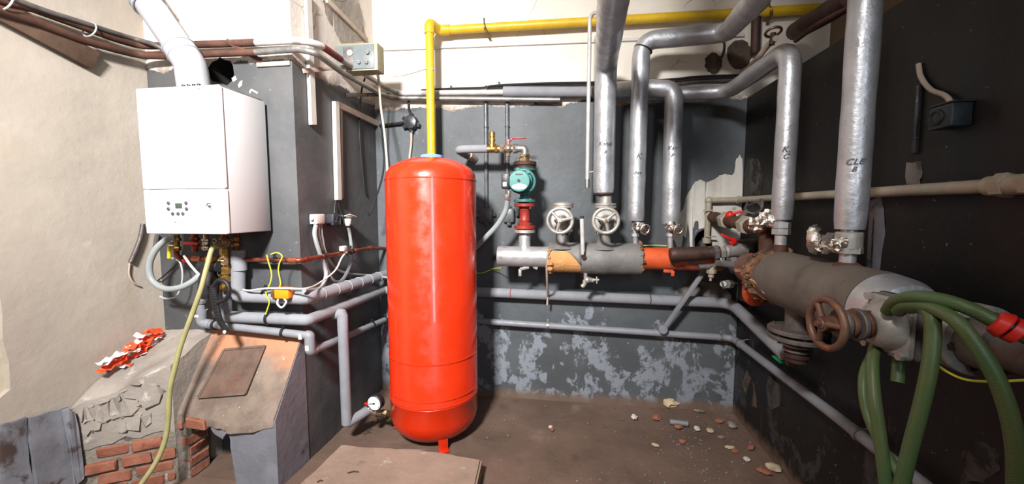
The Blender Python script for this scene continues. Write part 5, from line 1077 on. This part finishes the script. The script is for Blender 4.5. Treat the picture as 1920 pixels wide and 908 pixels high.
tC, _ = riser('shortest silver lagged riser with elbow turning to the foam wall pipe', [pC0, pC1, Py(1222, 166, MY + .02), Py(1150, 170, YB - .08)], rC, .10)
pen(tC, 'Kan', .038, Py(1261, 283, MY), rC, c=V((Py(1260, 283, MY).x, MY, 0))); pen(tC, 'P', .034, Py(1261, 297, MY), rC, c=V((Py(1260, 297, MY).x, MY, 0)))
fx = thing('foam_pipe', 'grey foam lagged pipe high along the back wall behind the thickest riser', 'pipe', Py(1030, 173, YB - .07)); bm = B(); sweep(bm, dense([Py(944, 172, YB - .07), Py(1170, 173, YB - .07)], .05), rw(Py(1030, 172, YB - .07), 19), 18); part('lagging', bm, 'foam', fx)
xD = 1.03
dB, dT = Px(1466, 412, xD), Px(1474, 96, xD); dT.y = dB.y; rD = rw(Px(1466, 300, xD), 46, True)
tD, _ = riser('silver lagged riser by the dark wall corner with long horizontal arm above', [dB, dT, Py(1366, 172, 2.86), Py(1270, 176, 2.94), Py(1180, 178, YB - .06)], rD * .95, .12)
pen(tD, 'K.', .036, Px(1461, 290, xD), rD, c=V((dB.x, dB.y, 0))); pen(tD, 'C', .034, Px(1461, 302, xD), rD, c=V((dB.x, dB.y, 0)))
eB = Px(1593, 430, xD); rE = rw(eB, 66, True); eT = V((eB.x, eB.y, ZC))
tE, _ = riser('nearest silver lagged riser in front of the dark wall reaching the ceiling', [eB, V((eB.x, eB.y, 2.05)), eT], rE, .0)
pen(tE, 'CLE', .030, Px(1593, 312, xD), rE, c=V((eB.x, eB.y, 0))); pen(tE, 'B', .024, Px(1597, 324, xD), rE, c=V((eB.x, eB.y, 0)))
# small tap valves under the two thinner risers
for u, pb, lb in ((1197, pB0, 'small foil wrapped valve under the middle riser on the header'), (1258, pC0, 'small foil wrapped valve under the shortest riser on the header')):
    t = thing('riser_valve', lb, 'valve', Py(u, 455, MY)); bot = V((pb.x + .005, MY, HZ + (ri if u < 1220 else ro) - .02)); bm = B(); sweep(bm, [V((pb.x, MY, pb.z + .02)), V((pb.x, MY, pb.z - .06)), bot], [.024, .020, .017], 14); part('pipe', bm, 'silver_pipe', t)
    for v in (432, 444): bm = B(); p = Py(u, v, MY); hexnut(bm, V((pb.x, MY, p.z)), V((pb.x, MY, p.z + .022)), .028); part('nut', bm, 'silver_pipe', t)
    c = Py(u + 1, 424, MY - .05); bm = B(); ball(bm, c, .036, 3, (1, 1, .9), .5, 60); part('foil_wrap', bm, 'foil', t); bm = B(); cyl(bm, c + V((.01, -.02, -.01)), c + V((.03, -.07, -.02)), .018, 12); torus(bm, c + V((.03, -.065, -.02)), (.3, -1, -.2), .030, .008, 20, 8); part('tap_wheel', bm, 'foil', t)

# ================================================================== CORNER PIPEWORK
yc_ = 2.72
nz_ = thing('header_nipple', 'dark rusty pipe nipple with hexagon unions lying along the header end', 'pipe', Py(1290, 476, yc_))
bm = B(); lathe(bm, [(0, 0), (.004, .040), (.014, .047)] + [(.05 + .02 * k, .047 + .0015 * (k % 2) - .0006 * k) for k in range(14)], Py(1255, 478, yc_), Py(1330, 474, yc_) - Py(1255, 478, yc_), 20); part('nipple', bm, 'darkrust', nz_)
for u, r_, mt in ((1324, .042, 'galv'), (1337, .050, 'galv'), (1349, .040, 'castgrey')): bm = B(); hexnut(bm, Py(u, 474, yc_), Py(u + 9, 473, yc_), r_); part('union_nut', bm, mt, nz_)
v2 = thing('ball_valve', 'bright ball valve with bent red lever at the header end by the corner', 'valve', Py(1375, 470, yc_)); bm = B(); lathe(bm, [(0, .03), (.01, .042), (.05, .04), (.09, .045), (.14, .040), (.15, .03)], Py(1358, 472, yc_), Py(1400, 468, yc_ + .03) - Py(1358, 472, yc_), 20); part('body', bm, 'castgrey', v2)
bm = B(); cyl(bm, Py(1374, 465, yc_), Py(1374, 452, yc_), .013, 12); part('stem', bm, 'nickel', v2); bm = B(); L = spline([Py(1376, 454, yc_ - .02), Py(1366, 447, yc_ - .03), Py(1353, 440, yc_ - .03)], 4)
for a, b in zip(L, L[1:]): bar(bm, a, b + (b - a) * .2, .024, .014)
ball(bm, Py(1374, 453, yc_ - .01), .026); part('lever', bm, 'redpl', v2)
xk_ = 1.07
br = thing('branch_pipe', 'rusty branch pipe with pale couplings running along the dark wall corner', 'pipe', Py(1390, 412, 2.8))
p0, p1 = Py(1342, 408, 3.02), Px(1440, 432, xk_); bm = B(); sweep(bm, fil([p0 + V((0, .1, 0)), p0, p1, p1 + V((0, 0, -.32))], .06, 6), .040, 18); part('pipe', bm, 'rust', br)
for f_, mt in ((.22, 'beigepipe'), (.62, 'beigepipe')): bm = B(); hexnut(bm, p0.lerp(p1, f_), p0.lerp(p1, f_ + .09), .058); part('coupling', bm, mt, br)
bm = B(); cyl(bm, p1 + V((0, 0, -.12)), p1 + V((0, 0, -.26)), .044, 18); part('grey_joint', bm, 'dustcast', br)
rv2 = thing('valve_lever', 'red valve lever above the rusty branch pipe in the corner', 'lever', p0.lerp(p1, .42)); bm = B(); L = spline([Py(1366, 404, 2.76), Py(1380, 399, 2.74), Py(1392, 396, 2.72)], 4)
for a, b in zip(L, L[1:]): bar(bm, a, b + (b - a) * .2, .03, .018)
ball(bm, Py(1369, 404, 2.76), .030); part('grip', bm, 'redpl', rv2); bm = B(); bar(bm, Py(1390, 396, 2.72), Py(1420, 402, 2.66), .02, .008); cyl(bm, Py(1400, 398, 2.72), p0.lerp(p1, .45), .02, 12); part('arm', bm, 'dustcast', rv2)
for k in range(3): plain_cable('wire_coil', [Px(1400 + 6 * k, 386, 1.2), Px(1420 + 4 * k, 380 - 3 * k, 1.18), Px(1428, 392, 1.16), Px(1412, 400 + 2 * k, 1.16), Px(1398, 392, 1.18), Px(1403, 376, 1.22)], .006, 'dustcast', ('first loop of dusty wire bundled above the red corner lever', 'second loop of dusty wire bundled above the red corner lever', 'outermost loop of dusty wire bundled above the red corner lever')[k], 'wire')
# riser D valve with foil
vd = thing('riser_valve', 'foil wrapped valve and white pipe under the riser in the corner', 'valve', Px(1458, 480, xD))
d0 = V((Px(1459, 430, xD).x, dB.y, 0)); zt1, zt2 = dB.z + .02, HZ + .08
bm = B(); cyl(bm, V((d0.x, d0.y, zt1)), V((d0.x, d0.y, zt2 + .02)), .026, 18); part('pipe', bm, 'silver_pipe', vd); bm = B(); cyl(bm, V((d0.x, d0.y, zt2 + .09)), V((d0.x, d0.y, zt2)), .029, 16); part('rusty_end', bm, 'rust', vd)
for v in (420, 432): p = Px(1459, v, xD); bm = B(); hexnut(bm, V((d0.x, d0.y, p.z - .02)), V((d0.x, d0.y, p.z + .01)), .040); part('nut', bm, 'silver_pipe', vd)
bm = B(); cyl(bm, V((d0.x, d0.y, Px(1455, 418, xD).z)), Px(1432, 416, xD - .02), .026, 14); part('side_body', bm, 'dustcast', vd)
for (u, v, r_) in ((1442, 409, .040), (1421, 421, .042), (1452, 414, .028)): bm = B(); ball(bm, Px(u, v, xD - .03), r_, 3, (1, .8, 1), .7, 70); part('foil_wrap', bm, 'foil', vd)
# beige pipe down the corner and along the dark wall
bp_ = thing('beige_pipe', 'slim beige pipe rising in the corner and running along the dark wall', 'pipe', Py(1326, 450, YB - .05)); byy = YB - .045; xw = XR - .045
b0_, b1_ = Py(1325, 455, byy), Py(1330, 376, byy); b1_.x = b0_.x + .004; b2_ = V((xw, byy, Py(1392, 375, byy).z)); b3_ = Px(1925, 345, xw); b4_ = b2_.lerp(b3_, (b2_.y + 1.95) / (b2_.y - b3_.y))
bm = B(); sweep(bm, fil([b0_, b1_, b2_, b4_], .02, 4), .021, 16); part('pipe', bm, 'beigepipe', bp_)
for p, d in ((b1_, 0), (b2_, 1)): bm = B(); ball(bm, p, .029, 2); part('elbow', bm, 'beigepipe', bp_)
c = b2_.lerp(b3_, .985); a = (b3_ - b2_).normalized(); bm = B(); hexnut(bm, c - a * .045, c - a * .01, .036); cyl(bm, c - a * .07, c + a * .09, .029, 18); hexnut(bm, c + a * .03, c + a * .06, .034); part('union', bm, 'beigepipe', bp_)
bm = B(); bar(bm, Py(1320, 395, byy - .02), Py(1336, 395, byy - .02), .03, .012); part('pipe_clip', bm, 'beigepipe', bp_); bm = B(); cyl(bm, Py(1325, 446, byy), Py(1325, 456, byy), .030, 16); bar(bm, Py(1324, 444, byy - .03), Py(1342, 444, byy - .03), .02, .008); part('end_valve', bm, 'beigepipe', bp_)
plain_cable('grey_hose', [Py(1316, 456, YB + .05), Py(1320, 466, 3.02), Py(1326, 476, 2.95), Py(1336, 482, 2.85)], .020, 'dustcast', 'short grey hose coming out of the broken wall hole', 'hose')
AX_ = 1.03
# little drain cocks under the corner valves
for (u, v, lb, k) in ((1335, 516, 'small beige drain cock under the header end beside the strut', 0), (1358, 530, 'small bright tap low in the corner under the header', 1)):
    t = thing('drain_cock', lb, 'tap', Py(u, v, 2.72)); bm = B(); yq = 2.72
    if k == 0: cyl(bm, Py(1310, 501, yq), Py(1360, 498, yq), .018, 14); part('branch', bm, 'dustcast', t); bm = B(); cyl(bm, Py(1335, 500, yq), Py(1333, 520, yq), .018, 12); hexnut(bm, Py(1334, 506, yq), Py(1334, 513, yq), .03); cyl(bm, Py(1333, 518, yq), Py(1332, 527, yq), .008, 8); part('body', bm, 'beigepipe', t)
    else: cyl(bm, Py(1356, 533, yq), Py(1378, 533, YB), .020, 12); hexnut(bm, Py(1362, 533, yq), Py(1370, 533, yq + .03), .03); part('body', bm, 'galv', t); bm = B(); bar(bm, Py(1353, 527, yq - .02), Py(1357, 541, yq - .02), .016, .01); part('handle', bm, 'chrome', t)
t = thing('drain_cock', 'zinc tee valve between header end and rusty flange in the corner', 'valve', Py(1355, 490, 2.70)); bm = B(); cyl(bm, Py(1345, 493, 2.66), V((AX_, 2.37, 1.23)), .020, 14); hexnut(bm, Py(1370, 492, 2.62), Py(1382, 491, 2.61), .032); part('body', bm, 'galv', t); bm = B(); bar(bm, Py(1352, 484, 2.62), Py(1354, 497, 2.62), .012, .012); bar(bm, Py(1357, 484, 2.62), Py(1358, 495, 2.62), .010, .010); part('handle', bm, 'chrome', t)
bm = B(); sweep(bm, spline([Py(1400, 450, 2.95), Py(1402, 470, 2.95), Py(1402, 500, 2.9), Py(1400, 560, 2.95)], 5), .055, 16); solo('dark_pipe', bm, 'darkrust', 'dark pipe standing in the corner behind the valves', 'pipe')

# ================================================================== DARK WALL HEADER
AX = 1.03; HZ2 = 1.222
ye0 = Px(1405, 512, AX).y + .05; ye1 = 2.13; ye2 = 1.46
h2 = thing('distribution_header', 'lagged header along the dark wall with torn insulation and orange end', 'pipe', V((AX, 1.85, HZ2 - .13)))
r_o, r_i = .085, .128
bm = B(); lathe(bm, [(0, 0), (.012, r_o * .55), (.03, r_o * .88), (.05, r_o), (ye0 - ye1 + .05, r_o)], V((AX, ye0, HZ2)), (0, -1, 0), 36); part('orange_pipe', bm, 'rustgrey', h2)
pr = [((ye1 - ye2) * k / 12, r_i * (1 + .01 * math.sin(k * 1.7))) for k in range(12)]
bm = B(); lathe(bm, [(0, r_o)] + pr + [(ye1 - ye2 - .03, r_i * .97)], V((AX, ye1 - .07, HZ2)), (0, -1, 0), 48)
for v in bm.verts:
    if v.co.y > ye1 - .10: v.co.y += .035 * noise.noise(v.co * 11) - .03 * (1 if v.co.z < HZ2 and v.co.x < AX else 0)
part('lagging_sleeve', bm, 'sleeve_dusty', h2)
bm = B(); lathe(bm, [(0, r_i * .97), (.05, r_i * .93), (.09, r_i * .80), (.10, r_i * .6), (.10, 0)], V((AX, ye2 - .045, HZ2)), (0, -1, 0), 48); part('end_cap', bm, 'silver', h2)
bm = B(); lathe(bm, [(0, r_o), (0, r_i * 1.02), (.05, r_i * 1.0), (.12, r_i * .94)], V((AX, ye1 + .045, HZ2)), (0, -1, 0), 40)
for v in bm.verts: v.co += V((noise.noise(v.co * 30), noise.noise(v.co * 31 + V((5, 0, 0))), noise.noise(v.co * 29 + V((0, 7, 0))))) * .014
part('torn_insulation', bm, 'wool_dark', h2, 'torn brown insulation ring')
bm = B()
for k in range(70):
    a = 2 * PI * k / 70; rr = r_i * random.uniform(.75, 1.08); lump(bm, (AX + rr * math.cos(a), ye1 + random.uniform(-.06, .07), HZ2 + rr * math.sin(a)), V((.012, .018, .010)) * random.uniform(.6, 1.7), .5, 1)
part('torn_fibre', bm, 'wool_dark', h2, kind='stuff', smooth=False)
bm = B(); plate(bm, jag([V((AX - r_i * math.cos(a) * 1.02, y, HZ2 + r_i * math.sin(a) * 1.02)) for a, y in ((-.15, ye1 - .03), (-.1, ye1 - .09), (-.5, ye1 - .16), (-.9, ye1 - .14), (-1.0, ye1 - .07), (-.6, ye1 - .02))], .006, 2), (.012, 0, .008)); part('insulation_flap', bm, 'wool', h2)
bm = B(); sweep(bm, fil([V((AX, ye0 - .12, HZ2)), V((AX, ye0 - .10, HZ2 - .16)), V((AX + .12, ye0 + .05, HZ2 - .17))], .06, 6), .055, 18); part('bottom_elbow', bm, 'rustgrey', h2)
# bottom outlet with blank flanges
oy = Px(1497, 615, AX).y; bo = thing('flanged_outlet', 'dusty flanged outlet with stacked blank discs below the dark wall header', 'flange', V((AX, oy, .80)))
def ozc(v): return Px(1497, v, AX).z
bm = B(); lathe(bm, [(0, .052), (ozc(560) - ozc(617), .055)], V((AX, oy, ozc(617))), (0, 0, 1), 28); part('neck', bm, 'dustcast', bo)
for (va, vb, R, mt) in ((624, 616, .118, 'dustcast'), (637, 629, .118, 'dustcast'), (650, 645, .062, 'galv'), (660, 655, .055, 'galv'), (672, 665, .05, 'darkrust')):
    bm = B(); cyl(bm, V((AX, oy, ozc(va))), V((AX, oy, ozc(vb))), R, 40, .003); part('flange_disc', bm, mt, bo)
bm = B(); cyl(bm, V((AX, oy, ozc(680))), V((AX, oy, ozc(630))), .042, 20); part('core', bm, 'darkrust', bo)
for k in range(6): a = 2 * PI * (k + .3) / 6; p = V((AX + .095 * math.cos(a), oy + .095 * math.sin(a), 0)); bm = B(); cyl(bm, p + V((0, 0, ozc(642))), p + V((0, 0, ozc(611))), .008, 8); part('bolt', bm, 'rust', bo)
# riser E pipe and foil valve
ve = thing('riser_valve', 'foil wrapped valve with crumpled wheel under the nearest riser', 'valve', V((eB.x, eB.y, HZ2 + .1)))
bm = B(); cyl(bm, V((eB.x, eB.y, eB.z + .02)), V((eB.x, eB.y, HZ2 + .10)), .026, 20); part('pipe', bm, 'silver_pipe', ve); bm = B(); lathe(bm, [(0, .05), (.012, .04), (.02, .03)], V((eB.x, eB.y, HZ2 + .115)), (0, 0, 1), 20); part('rusty_collar', bm, 'rust', ve)
zv = Px(1585, 452, xD).z; bm = B(); cyl(bm, V((eB.x, eB.y, zv - .03)), V((eB.x, eB.y, zv + .035)), .042, 20, .004); hexnut(bm, V((eB.x, eB.y, zv - .045)), V((eB.x, eB.y, zv - .02)), .046); part('body', bm, 'castgrey', ve)
ew = Px(1526, 449, xD - .06); bm = B(); cyl(bm, V((eB.x, eB.y, zv)), ew, .020, 14); hexnut(bm, V((eB.x, eB.y, zv)).lerp(ew, .35), V((eB.x, eB.y, zv)).lerp(ew, .6), .030); part('spindle', bm, 'dustcast', ve)
da = (ew - V((eB.x, eB.y, zv))).normalized(); bm = B(); torus(bm, ew, da + V((0, -.6, 0)), .036, .020, 24, 10)
for v in bm.verts: v.co += V((noise.noise(v.co * 60), noise.noise(v.co * 61 + V((3, 0, 0))), noise.noise(v.co * 63))) * .010
part('foil_wheel', bm, 'foil', ve)
for (u, v, r_) in ((1548, 464, .030), (1562, 461, .028), (1575, 453, .020), (1538, 462, .018)): bm = B(); ball(bm, Px(u, v, xD - .05), r_, 3, (1, 1, .7), .8, 70); part('foil_wrap', bm, 'foil', ve)
# big gate valve with the brown wheel
ang = math.radians(4); nn = V((-math.cos(ang), -math.sin(ang), 0)); VC = V((AX, 1.255, HZ2)); tt = V((nn.y, -nn.x, 0))
g2 = thing('gate_valve', 'large dusty gate valve with rusty brown handwheel on the dark wall header', 'valve', VC - V((0, 0, .12)))
bm = B(); lathe(bm, [(0, .10), (.02, .10), (.022, .062), (.09, .075), (.16, .078), (.23, .072), (.30, .062)], V((AX, ye2 - .10, HZ2)), (0, -1, 0), 32); part('body', bm, 'dustcast', g2)
rotn = frame(nn); bm = B(); box(bm, VC + nn * .085, (.024, .15, .175), rotn, .016, 3); part('bonnet_flange', bm, 'dustcast', g2); bm = B(); box(bm, VC + nn * .112, (.022, .145, .168), rotn, .016, 3); part('bonnet_flange', bm, 'castgrey', g2)
bm = B(); box(bm, VC + nn * .04, (.09, .115, .15), rotn, .02, 3); part('bonnet_neck', bm, 'dustcast', g2)
bm = B(); lathe(bm, [(0, .072), (.03, .060), (.05, .034)], VC + nn * .122, nn, 24); part('bonnet', bm, 'castgrey', g2)
for sy in (-1, 1):
    for sz in (-1, 1): bm = B(); p = VC + nn * .122 + tt * sy * .058 + V((0, 0, sz * .072)); hexnut(bm, p, p + nn * .014, .012); part('bolt', bm, 'castgrey', g2)
for k, (o_, R, mt) in enumerate(((.175, .040, 'wheelhub'), (.195, .046, 'dustcast'), (.215, .036, 'wheelhub'), (.238, .044, 'dustcast'))): bm = B(); cyl(bm, VC + nn * o_, VC + nn * (o_ + .014), R, 24, .003); part('gland_ring', bm, mt, g2)
bm = B(); cyl(bm, VC + nn * .15, VC + nn * .30, .022, 16); part('stem', bm, 'wheelhub', g2)
for s_ in (-1, 1): bm = B(); cyl(bm, VC + nn * .15 + V((0, 0, s_ * .034)), VC + nn * .25 + V((0, 0, s_ * .034)), .007, 10); part('gland_bolt', bm, 'wheelhub', g2)
handwheel(g2, VC + nn * .285, nn, .070, .0105, 'wheelbrown', 3, .9, 'wheelhub')
# flange and pipe running out of frame
bm = B(); yfl = 1.135; lathe(bm, [(0, .085), (.012, .088), (.014, .080), (.020, .080), (.022, .070), (.034, .060), (.038, .06), (.075, .050), (.09, .046), (3.1, .046)], V((AX, yfl + .02, HZ2)), (0, -1, 0), 40); fo = thing('flanged_pipe', 'brown grey pipe with round bolted flange leaving the big gate valve', 'pipe', V((AX, .9, HZ2 - .09))); part('pipe', bm, 'dustcast', fo)
for d_ in (0.0, .024): bm = B(); cyl(bm, V((AX, yfl + .02 - d_, HZ2)), V((AX, yfl + .004 - d_, HZ2)), .092, 44, .003); part('flange', bm, 'castgrey', fo)
for k in range(6): a = 2 * PI * (k + .2) / 6; p = V((AX + .068 * math.cos(a), 0, HZ2 + .068 * math.sin(a))); bm = B(); hexnut(bm, p + V((0, yfl - .014, 0)), p + V((0, yfl - .028, 0)), .012); part('bolt', bm, 'darkrust', fo)

# ================================================================== GREEN HOSE
gr_ = rw(Py(1740, 640, 1.05), 27) * .9
hs = thing('garden_hose', 'green braided hose slung in loops over the big gate valve with red coupling', 'hose', Py(1730, 640, 1.1))
def strand(pts, r=gr_): part('hose_length', sweep(B(), spline(pts, 8), r, 16), 'hose', hs)
strand([Py(1664, 584, 1.19), Py(1678, 566, 1.15), Py(1715, 557, 1.08), Py(1765, 562, 1.03), Py(1820, 580, .99), Py(1862, 601, .97), Py(1890, 614.5, .9575), Py(1918, 628, .945), Py(1950, 650, .94), Py(1990, 690, .93)])
strand([Py(1684, 584, 1.15), Py(1700, 574, 1.11), Py(1740, 576, 1.05), Py(1790, 600, .99), Py(1832, 650, .96), Py(1868, 710, .94), Py(1893, 780, .93), Py(1905, 850, .93), Py(1906, 930, .94)])
strand([Py(1704, 578, 1.12), Py(1730, 576, 1.07), Py(1746, 594, 1.04), Py(1749, 630, 1.03), Py(1743, 690, 1.02), Py(1728, 760, 1.02), Py(1707, 840, 1.03), Py(1687, 925, 1.04)])
strand([Py(1660, 615, 1.325), Py(1645, 640, 1.29), Py(1636, 680, 1.24), Py(1639, 740, 1.19), Py(1650, 820, 1.16), Py(1663, 925, 1.14)], gr_ * 1.0)
strand([Py(1650, 640, 1.36), Py(1624, 690, 1.30), Py(1619, 730, 1.26), Py(1628, 780, 1.23), Py(1655, 840, 1.18), Py(1690, 895, 1.12), Py(1715, 930, 1.10)], gr_ * .85)
strand([Py(1690, 640, 1.29), Py(1686, 670, 1.26), Py(1683, 717, 1.24)], gr_)
pc0, pc1 = Py(1862, 601, .97), Py(1918, 628, .945); dc = (pc1 - pc0); Lc = dc.length
bm = B(); lathe(bm, [(0, gr_ * 1.05), (Lc * .06, gr_ * 1.6), (Lc * .40, gr_ * 1.9), (Lc * .46, gr_ * 1.8), (Lc * .47, gr_ * 1.45)], pc0, dc, 28); lathe(bm, [(Lc * .55, gr_ * 1.45), (Lc * .56, gr_ * 1.8), (Lc * .9, gr_ * 1.75), (Lc, gr_ * 1.1)], pc0, dc, 28); part('coupling', bm, 'redclip', hs, 'red hose coupling'); bm = B(); cyl(bm, pc0 + dc * .46, pc0 + dc * .56, gr_ * 1.42, 24); part('coupling_band', bm, 'blackpl', hs)
plain_cable('earth_wire', [Py(1752, 680, 1.15), Py(1775, 697, 1.10), Py(1810, 712, 1.05), Py(1860, 716, 1.0), Py(1925, 713, .95)], .003, 'yg', 'thin yellow wire hanging under the round flange', 'wire')

# ================================================================== DARK WALL FITTINGS
MT['sock'] = mat('dark_blue_grey_box', (40, 46, 50), 0.45, 0, 0.2, 20, 0.1)
ws = thing('wall_socket', 'dark grey surface socket high on the black wall', 'socket', Px(1780, 220, XR))
cs = Px(1781, 219, XR - .032); bm = B(); box(bm, cs, (.06, .085, .075), bev=.005); part('case', bm, 'sock', ws); bm = B(); torus(bm, cs + V((-.032, .01, 0)), (1, 0, 0), .022, .005, 20, 8); cyl(bm, cs + V((-.028, .01, 0)), cs + V((-.033, .01, 0)), .018, 18); part('socket_face', bm, 'blackpl', ws)
bm = B(); box(bm, cs + V((0, 0, .041)), (.065, .088, .006), bev=.002); part('lid', bm, 'sock', ws)
plain_cable('wall_cable', [Px(1722, 120, XR - .01), Px(1727, 145, XR - .012), Px(1745, 168, XR - .014), Px(1770, 178, XR - .016), Px(1781, 190, XR - .02), Px(1783, 205, XR - .025)], .008, 'trunk_dirty', 'brown cable curving down the black wall into the dark socket')
bm = B(); bar(bm, Px(1724, 160, XR - .008), Px(1715, 288, XR - .008), .016, .014, (1, 0, 0)); solo('wall_conduit', bm, 'blackgl', 'short dark conduit on the black wall beside the nearest riser', 'conduit')
# clutter above the corner
yz = YB - .06
bm = B(); cyl(bm, Py(1416, 100, yz), Py(1418, 28, yz), .030, 16); solo('pipe_stub', bm, 'darkrust', 'dark vertical pipe stub on the white wall below the yellow pipe', 'pipe')
bm = B(); sweep(bm, spline([Py(1392, 140, 3.05), Py(1420, 110, 2.9), Py(1440, 85, 2.8), Py(1455, 72, 2.7)], 5), .018, 12); solo('thin_pipe', bm, 'trunk_dirty', 'thin brown pipe slanting up behind the corner riser arm', 'pipe')
tv = thing('bleed_valve', 'small dark tee handled valve above the corner riser elbow', 'valve', Py(1450, 80, 2.75)); bm = B(); cyl(bm, Py(1447, 84, 2.72), Py(1450, 62, 2.72), .016, 12); part('body', bm, 'darkrust', tv); bm = B(); torus(bm, Py(1450, 60, 2.72), (0, .3, 1), .042, .008, 24, 8); part('tee_handle', bm, 'bronze', tv)
bm = B(); sweep(bm, spline([Py(1492, 58, 2.9), Py(1520, 42, 2.6), Py(1560, 18, 2.35), Py(1600, -10, 2.15)], 6), .055, 16); solo('dark_pipe', bm, 'darkrust', 'dark thick pipe rising over the ledge of the black wall', 'pipe')
bm = B(); sweep(bm, spline([Py(1492, 76, 2.6), Py(1530, 48, 2.4), Py(1580, 20, 2.2), Py(1600, 10, 2.12)], 6), .014, 10); solo('thin_pipe', bm, 'rust', 'thin rusty pipe rising over the ledge beside the dark thick pipe', 'pipe')

# ================================================================== DEBRIS ON THE FLOOR
def chip(u, v, px, mt, label, name='rubble_chip', sc=(1, .8, .5), grp=None):
    p = Pz(u, v, 0.0); r = rw(p, px); bm = B(); lump(bm, (0, 0, 0), V(sc) * r, .45, 2)
    zm = min(q.co.z for q in bm.verts); bmesh.ops.translate(bm, vec=(p.x, p.y, -zm - .004), verts=bm.verts); solo(name, bm, mt, label, 'rubble', grp, smooth=False)
chip(1255, 762, 30, 'pale_stone', 'largest pale plaster lump on the floor against the back wall', 'plaster_lump', (1, .7, .6)); chip(1231, 785, 18, 'brick', 'orange brick chip on the floor left of the grey pipe offcut', 'brick_chip'); chip(1272, 803, 16, 'brick', 'round red brick chip touching the grey pipe offcut', 'brick_chip')
bm = B(); a, b = Pz(1256, 791, .018), Pz(1290, 795, .018); lathe(bm, [(0, .012), (0, .018), ((b - a).length, .018), ((b - a).length, .012), (0.002, .012)], a, b - a, 16); solo('pipe_offcut', bm, 'ppr', 'short grey plastic pipe offcut lying on the floor', 'pipe')
chip(1189, 785, 15, 'bare', 'small white plaster chip on the floor near the back wall', 'plaster_chip'); chip(1228, 836, 14, 'pale_stone', 'pointed pale chip on the open floor', 'plaster_chip', (.6, 1, .4)); chip(1280, 831, 14, 'brick', 'crumbled red brick bit with pale edge on the floor', 'brick_chip'); chip(1168, 755, 14, 'mortar', 'grey mortar lump on the floor by the back wall foot', 'mortar_lump')
chip(1307, 806, 14, 'bare', 'pale angular chip right of the pipe offcut', 'plaster_chip'); chip(1332, 809, 16, 'pale_stone', 'flat pale chip among the corner rubble', 'plaster_chip', (1, .8, .3)); chip(1368, 840, 18, 'pale_stone', 'long pale flake near the black wall foot', 'plaster_chip', (1, .5, .3)); chip(1408, 841, 24, 'brick', 'long red brick sliver near the black wall foot', 'brick_chip', (1, .45, .35)); chip(1379, 848, 12, 'brick', 'small red chip beside the long pale flake', 'brick_chip')
chip(1400, 863, 14, 'bare', 'round white chip near the black wall foot', 'plaster_chip'); chip(1450, 880, 28, 'pale_stone', 'large tan plaster flake against the black wall foot', 'plaster_lump', (1, .7, .35)); chip(1432, 886, 24, 'brick', 'brown red brick lump beside the large tan flake', 'brick_lump', (1, .8, .3)); chip(1348, 792, 14, 'brick', 'rosy brick chip in the corner rubble', 'brick_chip'); chip(1372, 800, 22, 'mortar', 'dark mortar lump by the black wall foot', 'mortar_lump', (1, .7, .4)); chip(1352, 820, 14, 'mortar', 'thin grey flake in the corner rubble', 'mortar_lump', (1, .7, .25))
chip(1311, 772, 16, 'mortar', 'flat grey flake on the floor by the back wall near the corner', 'mortar_lump', (1, .8, .25)); chip(1035, 807, 9, 'brick', 'tiny orange chip on the open floor near the tank', 'brick_chip'); chip(1032, 802, 8, 'bare', 'tiny white chip on the open floor near the tank', 'plaster_chip')
bm = B()
for k in range(260):
    u = random.gauss(1320, 70) if k % 3 else random.uniform(900, 1450); v = random.uniform(768, 905) if k % 3 else random.uniform(745, 905); p = Pz(u, v, 0)
    if p.x > XR - .03 or p.y > YB - .03: continue
    r = random.uniform(.003, .009); lump(bm, (p.x, p.y, r * .3 - .006), V((1, .8, .6)) * r, .4, 1)
solo('grit', bm, 'bare_dim', 'scattered small plaster grit over the floor corner', 'rubble', kind='stuff', smooth=False)
bm = B()
for (u, v, l, a) in ((662, 886, .06, .3), (692, 806, .04, .8), (688, 812, .05, .8), (600, 903, .03, .5)):
    p = Pz(u, v, .095 if v > 850 else .004); d = V((math.cos(a), math.sin(a), 0)) * l / 2; sweep(bm, [p - d, p + V((0, .004, .004)), p + d], .003, 6)
solo('wood_splinters', bm, 'darkrust', 'dark splinters lying on the concrete step and floor', 'splinters', kind='stuff')
